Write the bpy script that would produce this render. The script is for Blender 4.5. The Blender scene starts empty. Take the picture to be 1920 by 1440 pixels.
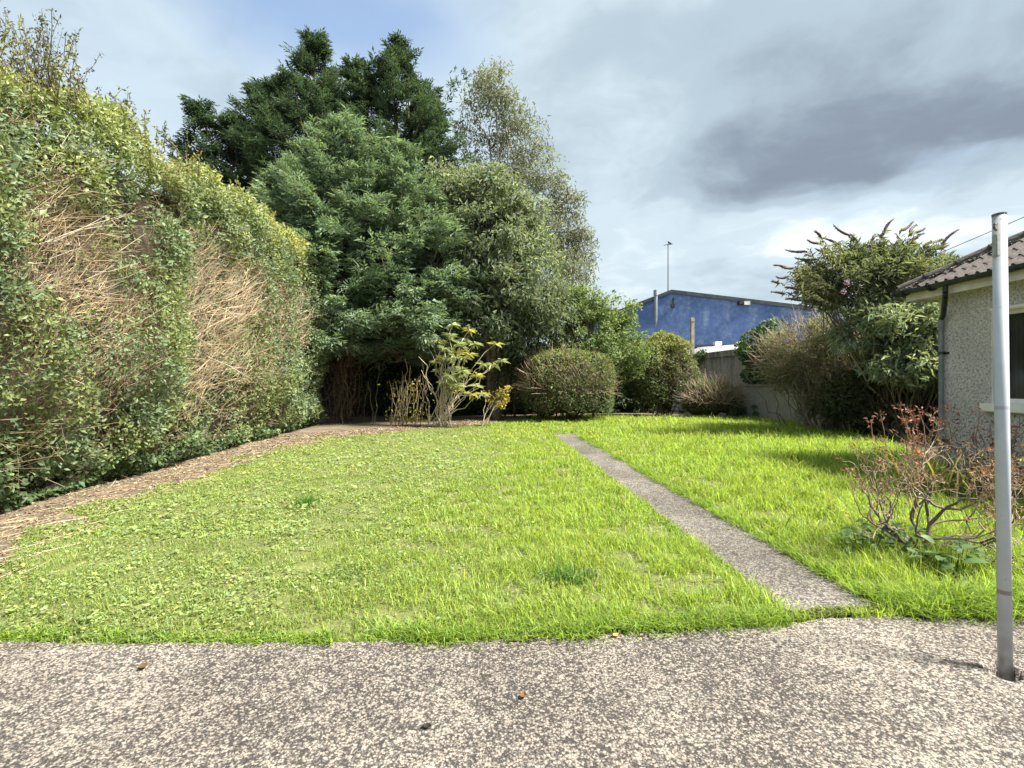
import bpy, bmesh, math, random
import numpy as np
from mathutils import Vector, Matrix

rng = np.random.default_rng(11)
random.seed(11)
SC = bpy.context.scene
COL = SC.collection
F, EYE, HOR = 900.0, 1.45, 718.0      # focal length in 1920-wide pixels, eye height, horizon row

# ---------------------------------------------------------------- camera
cam = bpy.data.cameras.new('camera')
cam.sensor_width = 36.0
cam.lens = F / 1920 * 36
cam.clip_start = 0.05
cam.clip_end = 3000
camo = bpy.data.objects.new('camera', cam)
COL.objects.link(camo)
camo.location = (0, 0, EYE)
camo.rotation_euler = (math.radians(90), 0, 0)
cam.shift_y = 0.001
SC.camera = camo

# ---------------------------------------------------------------- exposure
vs = SC.view_settings
vs.view_transform = 'Standard'
vs.look = 'None'
vs.gamma = 1.0
vs.use_curve_mapping = False
vs.exposure = 1.85
SC.cycles.max_bounces = 8
SC.cycles.transparent_max_bounces = 6

# ---------------------------------------------------------------- sun
SUN_AZ, SUN_EL = math.radians(-18), math.radians(52)      # azimuth from +X towards +Y
sd = Vector((math.cos(SUN_EL) * math.cos(SUN_AZ), math.cos(SUN_EL) * math.sin(SUN_AZ), math.sin(SUN_EL)))
sl = bpy.data.lights.new('sun', 'SUN')
sl.energy = 4.8
sl.angle = math.radians(13.0)
sl.color = (1.0, 0.94, 0.84)
so = bpy.data.objects.new('sun', sl)
COL.objects.link(so)
so.rotation_euler = (-sd).to_track_quat('-Z', 'Y').to_euler()

# ---------------------------------------------------------------- world: Nishita sky behind broken cloud
world = bpy.data.worlds.new('World')
SC.world = world
world.use_nodes = True
wt = world.node_tree
for n in list(wt.nodes):
    wt.nodes.remove(n)

class NG:
    """tiny node-graph helper"""
    def __init__(s, tree): s.t = tree
    def n(s, kind, **kw):
        nd = s.t.nodes.new(kind)
        for k, v in kw.items(): setattr(nd, k, v)
        return nd
    def put(s, sock, v):
        if isinstance(v, bpy.types.NodeSocket): s.t.links.new(v, sock)
        elif v is not None: sock.default_value = v
    def math(s, op, a, b=None, c=None, clamp=False):
        nd = s.n('ShaderNodeMath', operation=op, use_clamp=clamp)
        for i, v in enumerate((a, b, c)):
            if v is not None: s.put(nd.inputs[i], v)
        return nd.outputs[0]
    def vmath(s, op, a, b=None, scale=None):
        nd = s.n('ShaderNodeVectorMath', operation=op)
        s.put(nd.inputs[0], a)
        if b is not None: s.put(nd.inputs[1], b)
        if scale is not None: s.put(nd.inputs['Scale'], scale)
        return nd.outputs['Value'] if op in ('LENGTH', 'DOT_PRODUCT', 'DISTANCE') else nd.outputs[0]
    def noise(s, vec, scale, detail=4, rough=0.5, dist=0.0, out='Fac'):
        nd = s.n('ShaderNodeTexNoise')
        s.put(nd.inputs['Vector'], vec)
        nd.inputs['Scale'].default_value = scale
        nd.inputs['Detail'].default_value = detail
        nd.inputs['Roughness'].default_value = rough
        nd.inputs['Distortion'].default_value = dist
        return nd.outputs[out]
    def voro(s, vec, scale, feature='F1', out='Distance', rand=1.0):
        nd = s.n('ShaderNodeTexVoronoi', feature=feature)
        s.put(nd.inputs['Vector'], vec)
        nd.inputs['Scale'].default_value = scale
        nd.inputs['Randomness'].default_value = rand
        return nd.outputs[out]
    def ramp(s, fac, stops, interp='LINEAR'):
        nd = s.n('ShaderNodeValToRGB')
        cr = nd.color_ramp
        cr.interpolation = interp
        while len(cr.elements) < len(stops): cr.elements.new(0.5)
        for e, (p, c) in zip(cr.elements, stops):
            e.position = p
            e.color = c if len(c) == 4 else (*c, 1)
        s.put(nd.inputs[0], fac)
        return nd.outputs[0]
    def rng(s, v, a, b, c=0.0, d=1.0, smooth=False):
        nd = s.n('ShaderNodeMapRange', interpolation_type='SMOOTHSTEP' if smooth else 'LINEAR')
        s.put(nd.inputs['Value'], v)
        for k, x in zip(('From Min', 'From Max', 'To Min', 'To Max'), (a, b, c, d)): nd.inputs[k].default_value = x
        return nd.outputs['Result']
    def mix(s, fac, a, b, mode='MIX'):
        nd = s.n('ShaderNodeMix', data_type='RGBA', blend_type=mode)
        s.put(nd.inputs['Factor'], fac)
        for sock, v in ((nd.inputs['A'], a), (nd.inputs['B'], b)):
            pass
        ins = [i for i in nd.inputs if i.type == 'RGBA']
        for sock, v in zip(ins, (a, b)):
            if isinstance(v, tuple) and len(v) == 3: v = (*v, 1)
            s.put(sock, v)
        return [o for o in nd.outputs if o.type == 'RGBA'][0]

g = NG(wt)
WSTR = 0.1
sky = g.n('ShaderNodeTexSky', sky_type='NISHITA')
sky.sun_disc = False
sky.sun_elevation = SUN_EL
sky.sun_rotation = math.pi / 2 - SUN_AZ
sky.air_density = 1.0
sky.dust_density = 1.5
tc = g.n('ShaderNodeTexCoord').outputs['Generated']
sx = g.n('ShaderNodeSeparateXYZ'); g.put(sx.inputs[0], tc)
zc = g.math('ADD', g.math('MAXIMUM', sx.outputs[2], 0.0), 0.16)
px_, py_ = g.math('DIVIDE', sx.outputs[0], zc), g.math('DIVIDE', sx.outputs[1], zc)
cb = g.n('ShaderNodeCombineXYZ'); g.put(cb.inputs[0], px_); g.put(cb.inputs[1], py_)
P2 = cb.outputs[0]                                       # position on the cloud layer
def skyp(px, py):
    d = np.array([(px - 960) / F, 1.0, (HOR - py) / F]); d /= np.linalg.norm(d)
    return d[0] / (d[2] + .16), d[1] / (d[2] + .16)
warp = g.noise(P2, 2.2, 4, 0.55, 0.0, 'Color')
warp = g.vmath('SUBTRACT', warp, (0.5, 0.5, 0.5))
PW = g.vmath('ADD', P2, g.vmath('SCALE', warp, scale=0.36))
def blob(px, py, ang, rx, ry, a, b, amt=1.0):
    cx, cy = skyp(px, py)
    mp = g.n('ShaderNodeMapping', vector_type='POINT')
    v = g.vmath('SUBTRACT', PW, (cx, cy, 0))
    g.put(mp.inputs['Vector'], v)
    mp.inputs['Rotation'].default_value = (0, 0, -ang)
    mp.inputs['Scale'].default_value = (1, 1, 1)
    v = g.vmath('DIVIDE', mp.outputs[0], (rx, ry, 1))
    return g.rng(g.vmath('LENGTH', v), a, b, amt, 0.0, True)
big = g.noise(PW, 0.9, 6, 0.55, 0.2)
fine = g.noise(PW, 2.6, 7, 0.6, 0.3)
dens = g.math('ADD', g.math('MULTIPLY', big, 0.65), g.math('MULTIPLY', fine, 0.35))
dens = g.math('ADD', dens, blob(1650, 285, math.radians(-27), 0.80, 0.38, 0.2, 1.15, 0.34))
dens = g.math('ADD', dens, blob(1480, 350, math.radians(-27), 0.34, 0.17, 0.25, 1.15, 0.10))
dens = g.math('ADD', dens, blob(1780, 90, math.radians(-40), 0.75, 0.45, 0.2, 1.3, 0.17))
dens = g.math('ADD', dens, blob(1180, 90, math.radians(-30), 0.30, 0.14, 0.2, 1.2, 0.10))
dens = g.math('SUBTRACT', dens, blob(1760, 440, math.radians(-27), 0.9, 0.28, 0.3, 1.2, 0.10))
def E(c): return tuple(v * .71 / WSTR for v in c)
cloud = g.ramp(dens, [(0.30, E((.46, .49, .505))), (0.46, E((.275, .33, .365))), (0.62, E((.205, .252, .29))), (0.86, E((.108, .132, .165)))], 'EASE')
elev = sx.outputs[2]
cloud = g.mix(g.rng(elev, 0.0, 0.22, 0.55, 0.0, True), cloud, E((.36, .39, .41)))
blue = g.math('MAXIMUM', blob(615, 15, 0.2, 0.36, 0.24, 0.2, 1.3, 0.75), blob(130, 120, 0.0, 0.55, 0.5, 0.2, 1.3, 0.10))
blue = g.math('MAXIMUM', blue, g.rng(big, 0.38, 0.28, 0.0, 0.15, True))
skyc = g.mix(1.0, sky.outputs[0], (.78, .80, .80), 'MULTIPLY')
final = g.mix(blue, cloud, skyc)
bg = g.n('ShaderNodeBackground'); g.put(bg.inputs[0], final); bg.inputs[1].default_value = WSTR
wo = g.n('ShaderNodeOutputWorld'); wt.links.new(bg.outputs[0], wo.inputs[0])

# ---------------------------------------------------------------- numpy helpers
def unit(v):
    v = np.asarray(v, float)
    return v / (np.linalg.norm(v, axis=-1, keepdims=True) + 1e-9)
def randu(n): return unit(rng.normal(size=(n, 3)))
def hsh(ix, iy, iz, s):
    h = (ix.astype(np.int64) * 73856093) ^ (iy.astype(np.int64) * 19349663) ^ (iz.astype(np.int64) * 83492791) ^ (s * 2654435)
    h = (h ^ (h >> 13)) * 1274126177
    h = h ^ (h >> 16)
    return (h & 0xffff) / 65535.0
def vn(p, s=0):
    """value noise 0..1 for points (n,2) or (n,3)"""
    p = np.asarray(p, float)
    if p.shape[1] == 2: p = np.c_[p, np.zeros(len(p))]
    i = np.floor(p).astype(np.int64); f = p - i; f = f * f * (3 - 2 * f)
    r = 0
    for a in (0, 1):
        for b in (0, 1):
            for c in (0, 1):
                w = (f[:, 0] if a else 1 - f[:, 0]) * (f[:, 1] if b else 1 - f[:, 1]) * (f[:, 2] if c else 1 - f[:, 2])
                r = r + w * hsh(i[:, 0] + a, i[:, 1] + b, i[:, 2] + c, s)
    return r
def fbm(p, s=0, o=3):
    p = np.asarray(p, float); r = 0; t = 0
    for k in range(o):
        r = r + vn(p * 2 ** k, s + k * 7) * .5 ** k; t += .5 ** k
    return r / t
def G(px, py):                     # ground point seen at a pixel of the 1920x1440 photograph
    d = F * EYE / (py - HOR); return np.array([(px - 960) * d / F, d, 0.0])
def W(px, py, d):                  # point at forward distance d seen at that pixel
    return np.array([(px - 960) * d / F, d, EYE + (HOR - py) * d / F])

class Geo:
    """collects triangles with a colour for each vertex and links them as one mesh object"""
    def __init__(s): s.v = []; s.t = []; s.c = []; s.n = 0; s.sm = []
    def add(s, v, t, c, smooth=False):
        v = np.asarray(v, np.float32).reshape(-1, 3); t = np.asarray(t, np.int64).reshape(-1, 3)
        c = np.broadcast_to(np.asarray(c, np.float32), (len(v), 3))
        s.v.append(v); s.t.append(t + s.n); s.c.append(c); s.n += len(v)
        s.sm.append(np.full(len(t), smooth))
    def mesh(s, name, off=(0, 0, 0)):
        V = np.concatenate(s.v) - np.asarray(off, np.float32); T = np.concatenate(s.t); C = np.concatenate(s.c)
        me = bpy.data.meshes.new(name)
        me.vertices.add(len(V)); me.vertices.foreach_set('co', V.astype(np.float32).ravel())
        me.loops.add(T.size); me.loops.foreach_set('vertex_index', T.astype(np.int32).ravel())
        me.polygons.add(len(T)); me.polygons.foreach_set('loop_start', np.arange(0, T.size, 3, dtype=np.int32))
        me.polygons.foreach_set('use_smooth', np.concatenate(s.sm))
        a = me.attributes.new('col', 'FLOAT_COLOR', 'POINT')
        a.data.foreach_set('color', np.c_[C, np.ones(len(C), np.float32)].astype(np.float32).ravel())
        me.update(calc_edges=True)
        return me
    def build(s, name, mat, parent=None, local=False):
        off = (0, 0, 0) if (parent is None or local) else tuple(parent.location)
        me = s.mesh(name, off); me.materials.append(mat)
        o = bpy.data.objects.new(name, me); COL.objects.link(o)
        if parent is not None: o.parent = parent
        return o

def leaves(geo, P, D, N, L, Wd, col, droop=0.12, fold=0.10):
    """kite-shaped leaves: base P, direction D, face normal N"""
    n = len(P)
    L = np.broadcast_to(np.asarray(L, float), (n,))[:, None]; Wd = np.broadcast_to(np.asarray(Wd, float), (n,))[:, None]
    D = unit(D); S = unit(np.cross(D, N)); N = unit(np.cross(S, D))
    mid = P + D * L * .45
    V = np.stack([P, mid + S * Wd * .5 + N * Wd * fold, P + D * L - N * L * droop, mid - S * Wd * .5 + N * Wd * fold], 1)
    i = np.arange(n)[:, None] * 4
    T = np.concatenate([i + [[0, 1, 2]], i + [[0, 2, 3]]], 1)
    geo.add(V, T, np.repeat(np.broadcast_to(col, (n, 3)), 4, 0))
def blades(geo, P, D, L, Wd, bend, col, tipcol=None):
    """grass blades that bend over"""
    n = len(P)
    L = np.broadcast_to(L, (n,))[:, None]; Wd = np.broadcast_to(Wd, (n,))[:, None]; bend = np.broadcast_to(bend, (n,))[:, None]
    D = unit(D); h = unit(np.c_[rng.normal(size=(n, 2)), np.zeros(n)]); S = np.c_[-h[:, 1], h[:, 0], np.zeros(n)]
    mid = P + D * L * .55 + h * L * bend * .28; tip = P + D * L * (1 - .45 * bend) + h * L * bend
    V = np.stack([P - S * Wd * .5, P + S * Wd * .5, mid + S * Wd * .42, mid - S * Wd * .42, tip], 1)
    i = np.arange(n)[:, None] * 5
    T = np.concatenate([i + [[0, 1, 2]], i + [[0, 2, 3]], i + [[3, 2, 4]]], 1)
    geo.add(V, T, np.repeat(np.broadcast_to(col, (n, 3)), 5, 0))
def tubes(geo, A, B, ra, rb, col, k=3):
    A = np.asarray(A, float).reshape(-1, 3); B = np.asarray(B, float).reshape(-1, 3); n = len(A)
    if n == 0: return
    ra = np.broadcast_to(ra, (n,))[:, None]; rb = np.broadcast_to(rb, (n,))[:, None]
    d = unit(B - A); ref = np.where(np.abs(d[:, 2:3]) > .9, [[1., 0, 0]], [[0, 0, 1.]])
    u = unit(np.cross(d, ref)); w = np.cross(d, u)
    ang = np.arange(k) / k * 2 * np.pi
    ring = [u * math.cos(a) + w * math.sin(a) for a in ang]
    V = np.stack([A + r * ra for r in ring] + [B + r * rb for r in ring], 1)
    i = np.arange(n)[:, None] * 2 * k
    T = []
    for j in range(k):
        m = (j + 1) % k
        T += [i + [[j, m, k + m]], i + [[j, k + m, k + j]]]
    geo.add(V, np.concatenate(T, 1), np.repeat(np.broadcast_to(col, (n, 3)), 2 * k, 0), True)
def poly(geo, pts, r0, r1, col, k=5):
    pts = np.asarray(pts, float); m = len(pts) - 1
    r = np.linspace(r0, r1, m + 1)
    tubes(geo, pts[:-1], pts[1:], r[:-1], r[1:], col, k)
def wob(a, b, n=6, amp=.1, sag=0.0):
    """wobbling line from a to b"""
    a = np.asarray(a, float); b = np.asarray(b, float)
    t = np.linspace(0, 1, n + 1)[:, None]
    p = a + (b - a) * t; p[1:-1] += rng.normal(size=(n - 1, 3)) * amp * np.linalg.norm(b - a) / n
    p[:, 2] += sag * np.sin(np.pi * t[:, 0]) * np.linalg.norm(b - a)
    return p
def tint(n, base, var=.18, hue=.06):
    """random colour per leaf round a base colour"""
    base = np.asarray(base, float)
    if base.ndim == 1: base = np.repeat(base[None], n, 0)
    k = np.exp(rng.normal(0, var, (n, 1))); h = rng.normal(0, hue, (n, 1))
    return np.clip(base * k * np.c_[1 + h, 1 + h * .2, 1 - h], 0, .9)

# ---------------------------------------------------------------- objects
def tag(o, label=None, cat=None, group=None, kind=None):
    if label: o['label'] = label
    if cat: o['category'] = cat
    if group: o['group'] = group
    if kind: o['kind'] = kind
    return o
def thing(name, label, cat, loc=(0, 0, 0), group=None, rz=0.0):
    o = bpy.data.objects.new(name, None); COL.objects.link(o)
    o.location = [float(v) for v in loc]; o.rotation_euler = (0, 0, rz)
    return tag(o, label, cat, group)
def bobj(name, bm, mat, parent=None, smooth=False):
    me = bpy.data.meshes.new(name); bm.normal_update(); bm.to_mesh(me); bm.free()
    if smooth:
        for p in me.polygons: p.use_smooth = True
    me.materials.append(mat)
    o = bpy.data.objects.new(name, me); COL.objects.link(o)
    if parent is not None: o.parent = parent
    return o
def bbox(bm, x0, x1, y0, y1, z0, z1, bev=0.0):
    m = Matrix.Translation(((x0 + x1) / 2, (y0 + y1) / 2, (z0 + z1) / 2)) @ Matrix.Diagonal((x1 - x0, y1 - y0, z1 - z0, 1))
    r = bmesh.ops.create_cube(bm, size=1, matrix=m)
    if bev:
        es = list({e for v in r['verts'] for e in v.link_edges})
        bmesh.ops.bevel(bm, geom=es, offset=bev, segments=2, affect='EDGES')
    return bm
def box(name, mat, parent, *a, bev=0.0):
    return bobj(name, bbox(bmesh.new(), *a, bev=bev), mat, parent)

# ---------------------------------------------------------------- materials
def newmat(name):
    m = bpy.data.materials.new(name); m.use_nodes = True
    t = m.node_tree
    return m, NG(t), t.nodes['Principled BSDF'], t.nodes['Material Output']
def M_leaf(name, rough=.5, trans=.35, spec=.35, gain=(1.25, 1.3, .7)):
    m, q, b, out = newmat(name)
    a = q.n('ShaderNodeAttribute', attribute_name='col').outputs['Color']
    q.put(b.inputs['Base Color'], a); b.inputs['Roughness'].default_value = rough
    b.inputs['Specular IOR Level'].default_value = spec
    tr = q.n('ShaderNodeBsdfTranslucent'); q.put(tr.inputs[0], q.mix(1.0, a, gain, 'MULTIPLY'))
    mx = q.n('ShaderNodeMixShader'); mx.inputs[0].default_value = trans
    q.t.links.new(b.outputs[0], mx.inputs[1]); q.t.links.new(tr.outputs[0], mx.inputs[2]); q.t.links.new(mx.outputs[0], out.inputs[0])
    return m
def M_bark(name, rough=.85):
    m, q, b, out = newmat(name)
    a = q.n('ShaderNodeAttribute', attribute_name='col').outputs['Color']
    p = q.n('ShaderNodeTexCoord').outputs['Object']
    nz = q.noise(p, 24, 4, .6)
    q.put(b.inputs['Base Color'], q.mix(1.0, a, q.ramp(nz, [(.3, (.55, .55, .55)), (.7, (1.3, 1.3, 1.3))]), 'MULTIPLY'))
    b.inputs['Roughness'].default_value = rough
    bp = q.n('ShaderNodeBump'); bp.inputs['Strength'].default_value = .5; bp.inputs['Distance'].default_value = .01
    q.put(bp.inputs['Height'], nz); q.put(b.inputs['Normal'], bp.outputs[0])
    return m
def M_plain(name, col, rough=.6, var=.15, scale=6, metal=0.0, bump=0.0, spec=.4):
    m, q, b, out = newmat(name)
    p = q.n('ShaderNodeTexCoord').outputs['Object']
    nz = q.noise(p, scale, 6, .6)
    lo = tuple(c * (1 - var * 2) for c in col); hi = tuple(min(1, c * (1 + var)) for c in col)
    q.put(b.inputs['Base Color'], q.ramp(nz, [(.3, lo), (.65, hi)]))
    b.inputs['Roughness'].default_value = rough; b.inputs['Metallic'].default_value = metal
    b.inputs['Specular IOR Level'].default_value = spec
    if bump:
        bp = q.n('ShaderNodeBump'); bp.inputs['Strength'].default_value = .6; bp.inputs['Distance'].default_value = bump
        q.put(bp.inputs['Height'], q.noise(p, scale * 6, 5, .6)); q.put(b.inputs['Normal'], bp.outputs[0])
    return m

LEAF = M_leaf('leaf_glossy', .5, .34, .3)
LEAFM = M_leaf('leaf_matt', .6, .38, .25)
NEEDLE = M_leaf('conifer_spray', .65, .3, .2)
GRASS = M_leaf('grass_blade', .5, .5, .3, (1.2, 1.25, .55))
DRY = M_leaf('dry_stem', .8, .1, .15, (1, 1, 1))
BARK = M_bark('bark')

def M_concrete(name, pale, mid, dark, scale, grime):
    m, q, b, out = newmat(name)
    p = q.n('ShaderNodeTexCoord').outputs['Object']
    pw = q.vmath('ADD', p, q.vmath('SCALE', q.vmath('SUBTRACT', q.noise(p, scale * 1.3, 2, .5, 0, 'Color'), (.5, .5, .5)), scale=.8 / scale))
    def pebbles(sc):                       # exposed stones, each its own tone, with dark dirty gaps
        vc = q.n('ShaderNodeTexVoronoi'); q.put(vc.inputs['Vector'], pw); vc.inputs['Scale'].default_value = sc
        sp_ = q.n('ShaderNodeSeparateColor'); q.put(sp_.inputs[0], vc.outputs['Color'])
        gap = q.rng(vc.outputs['Distance'], .30, .62, 0, 1, True)
        return sp_.outputs[0], gap
    r1, g1 = pebbles(scale); r2, g2 = pebbles(scale * 1.9)
    s = q.math('ADD', q.math('MULTIPLY', r1, .42), q.math('MULTIPLY', r2, .30))
    s = q.math('ADD', s, q.math('MULTIPLY', g1, -.22))
    s = q.math('ADD', s, q.math('MULTIPLY', g2, -.10))
    patch = q.noise(p, 1.3, 6, .65, .4)
    s = q.math('ADD', s, q.math('MULTIPLY', q.math('SUBTRACT', .5, patch), .45))
    s = q.math('ADD', s, q.math('MULTIPLY', q.math('SUBTRACT', q.noise(p, 9, 4, .65), .5), .34))
    col = q.ramp(s, [(.02, dark), (.14, tuple(.45 * a_ + .55 * c_ for a_, c_ in zip(mid, dark))), (.26, mid), (.38, tuple(.6 * a_ + .4 * c_ for a_, c_ in zip(pale, mid))), (.56, pale)])
    pit = q.math('MULTIPLY', q.rng(q.voro(pw, scale * .17), .14, .22, .9, 0), q.rng(q.noise(p, 2.3, 3, .6), .40, .54))
    col = q.mix(pit, col, dark)
    gr = q.ramp(q.noise(p, .55, 5, .6, .5), [(.38, (1, 1, 1)), (.68, grime)])
    col = q.mix(1.0, col, gr, 'MULTIPLY')
    q.put(b.inputs['Base Color'], col); b.inputs['Roughness'].default_value = .9; b.inputs['Specular IOR Level'].default_value = .2
    bp = q.n('ShaderNodeBump'); bp.inputs['Strength'].default_value = .8; bp.inputs['Distance'].default_value = .006
    q.put(bp.inputs['Height'], q.math('SUBTRACT', s, pit)); q.put(b.inputs['Normal'], bp.outputs[0])
    return m
CONC = M_concrete('worn_concrete', (.35, .31, .26), (.185, .165, .143), (.045, .041, .038), 84, (.68, .67, .67))
CONCP = M_concrete('path_concrete', (.30, .272, .232), (.17, .154, .134), (.06, .056, .05), 74, (.55, .55, .53))
def M_soil(name, a_, b_, c_):
    m, q, b, out = newmat(name)
    p = q.n('ShaderNodeTexCoord').outputs['Object']
    s = q.math('ADD', q.math('MULTIPLY', q.noise(p, 30, 5, .7), .6), q.math('MULTIPLY', q.noise(p, 1.7, 4, .6), .4))
    q.put(b.inputs['Base Color'], q.ramp(s, [(.35, a_), (.5, b_), (.65, c_)])); b.inputs['Roughness'].default_value = .95
    bp = q.n('ShaderNodeBump'); bp.inputs['Distance'].default_value = .02; q.put(bp.inputs['Height'], s); q.put(b.inputs['Normal'], bp.outputs[0])
    return m
SOIL = M_soil('litter_soil', (.045, .034, .022), (.125, .098, .064), (.21, .17, .115))
TURF = M_soil('turf_soil', (.05, .05, .018), (.10, .115, .03), (.15, .175, .045))
EARTH = M_soil('earth', (.03, .03, .018), (.06, .055, .03), (.08, .075, .04))

# ================================================================ GROUND
SOIL_Y = [2.2, 3.6, 4.6, 6, 7.8, 10.3, 13.4, 15.3, 16.9, 18.5, 20]
SOIL_X = [-3.6, -4.05, -4.6, -4.95, -5.1, -5.2, -4.8, -3.4, -1.5, -.6, .2]
RIGHT_Y = [2.2, 8, 8.4, 12.5, 14.2, 18, 24]
RIGHT_X = [7.6, 7.25, 7.6, 9.7, 9.3, 10.7, 10.1]
PL = lambda y: 1.77 + (y - 3.13) * (1.18 - 1.77) / 11.07
PR = lambda y: 2.42 + (y - 3.13) * (1.85 - 2.42) / 10.77
PATH0, PATH1 = 3.07, 14.0
EDGE_X = [-6, -2.9, -.9, .6, 1.7, 2.34, 3.05, 6]
EDGE_Y = [2.66, 2.71, 2.70, 2.78, 2.93, 3.02, 3.02, 3.0]
def edge(x): return np.interp(x, EDGE_X, EDGE_Y) + (fbm(np.c_[np.asarray(x) * 5, np.zeros(np.size(x))], 5) - .5) * .07
def lawn_mask(x, y):
    p = np.c_[x, y]
    s = np.interp(y, SOIL_Y, SOIL_X) + (fbm(p * 1.6, 3) - .5) * 1.5
    r = np.interp(y, RIGHT_Y, RIGHT_X) - .1 + (fbm(p * 1.6, 9) - .5) * .4
    return (x > s) & (x < r) & (y < np.interp(x, [-1, 1.5, 6, 9], [20.0, 22.2, 22.0, 20.8]) + (fbm(p * .7, 2) - .5) * 1.2)
def path_d(x, y):
    """distance outside the path or patio, negative inside"""
    a = np.maximum(PL(y) - x, x - PR(y)); b = np.maximum(PATH0 - y, y - PATH1)
    return np.minimum(np.maximum(a, b), y - edge(x))
def gz(x, y):
    p = np.c_[x, y]
    z = .012 + (fbm(p * .55, 21) - .5) * .07 + (fbm(p * 3, 22) - .5) * .03
    k = np.clip((path_d(x, y) - .02) / .15, 0, 1)
    return z * k - .03 * (1 - k)

st = .12
xs = np.arange(-10, 14, st); ys = np.arange(2.0, 26, st)
XX, YY = np.meshgrid(xs, ys, indexing='ij'); pts = np.c_[XX.ravel(), YY.ravel()]
ZZ = gz(pts[:, 0], pts[:, 1])
V = np.c_[pts, ZZ]
nx, ny = len(xs), len(ys)
I = np.arange(nx * ny).reshape(nx, ny)
q = np.stack([I[:-1, :-1], I[1:, :-1], I[1:, 1:], I[:-1, 1:]], -1).reshape(-1, 4)
cx = V[q].mean(1)
ok_ = cx[:, 1] > np.interp(cx[:, 0], EDGE_X, EDGE_Y) - .16
q = q[ok_]; cx = cx[ok_]
ml = lawn_mask(cx[:, 0], cx[:, 1])
def sheet(name, quads, mat):
    u, inv = np.unique(quads, return_inverse=True); inv = inv.reshape(quads.shape)
    ge = Geo(); ge.add(V[u], np.concatenate([inv[:, [0, 1, 2]], inv[:, [0, 2, 3]]]), (.1, .1, .1), True)
    o = ge.build(name, mat); tag(o, kind='structure'); return o
sheet('lawn', q[ml], TURF)
sheet('soil_bed', q[~ml], SOIL)
bm = bmesh.new()
vsg = [bm.verts.new(v) for v in ((-900, -900, -.09), (900, -900, -.09), (900, 1500, -.09), (-900, 1500, -.09))]
bm.faces.new(vsg)
tag(bobj('ground', bm, EARTH), kind='structure')

# patio: two cast slabs with a worn joint between them, the near pole set in a ragged hole
POLE = G(1885, 1252)
JX = lambda y: -.88 - (y - 2.68) * .18
def slab(name, x0f, x1f, y0f, y1f, nu, nv, seed, mat, hole=None, parent=None, rag=.012):
    u = np.linspace(0, 1, nu); v = np.linspace(0, 1, nv)
    UU, VV = np.meshgrid(u, v, indexing='ij'); UU = UU.ravel(); VV = VV.ravel()
    if y1f is None:
        y = y0f[0] + (y0f[1] - y0f[0]) * VV; x = x0f(y) + (x1f(y) - x0f(y)) * UU
        e = (UU == 0) * -1.0 + (UU == 1) * 1.0
        x = x + e * (fbm(np.c_[y * 4, y * 0 + seed], seed) - .5) * .10
    else:
        xr = x0f(np.full(1, 2.0))[0] + (x1f(np.full(1, 2.0))[0] - x0f(np.full(1, 2.0))[0]) * UU
        y = y0f + (edge(xr) - y0f) * VV
        x = x0f(y) + (x1f(y) - x0f(y)) * UU
        e = (UU == 0) * -1.0 + (UU == 1) * 1.0
        x = x + e * (fbm(np.c_[y * 9, y * 0 + seed], seed) - .45) * .016
    z = (fbm(np.c_[x, y] * .8, seed) - .5) * .012 + (fbm(np.c_[x, y] * 11, seed + 1, 3) - .5) * rag
    if hole is not None:
        r = np.hypot(x - hole[0], y - hole[1]); r = r + (fbm(np.c_[x, y] * 16, 4) - .5) * .09
        z = z - .09 * np.clip((.088 - r) / .03, 0, 1)
    T = np.c_[x, y, z]
    ge = Geo(); I = np.arange(nu * nv).reshape(nu, nv)
    qd = np.stack([I[:-1, :-1], I[1:, :-1], I[1:, 1:], I[:-1, 1:]], -1).reshape(-1, 4)
    ge.add(T, np.concatenate([qd[:, [0, 1, 2]], qd[:, [0, 2, 3]]]), (.3, .3, .3), True)
    ring = np.concatenate([I[:, 0], I[-1, 1:], I[::-1, -1][1:], I[0, ::-1][1:-1]])
    R = T[ring]; m = len(ring); B = R.copy(); B[:, 2] = -.11
    k = np.arange(m); k2 = (k + 1) % m
    ge.add(np.r_[R, B], np.r_[np.c_[k, k + m, k2 + m], np.c_[k, k2 + m, k2]], (.3, .3, .3))
    o = ge.build(name, mat, parent); return o
patio = tag(bpy.data.objects.new('patio', None), kind='structure'); COL.objects.link(patio)
slab('concrete_slab', lambda y: -5.0 + 0 * y, lambda y: JX(y) - .001, -1.0, 1, 130, 115, 31, CONC, parent=patio)
slab('concrete_slab', lambda y: JX(y) + .001, lambda y: 5.2 + 0 * y, -1.0, 1, 250, 150, 33, CONC, hole=POLE, parent=patio)
path = slab('path', PL, PR, (PATH0, PATH1), None, 26, 320, 35, CONCP, rag=.016)
tag(path, kind='structure')

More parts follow.
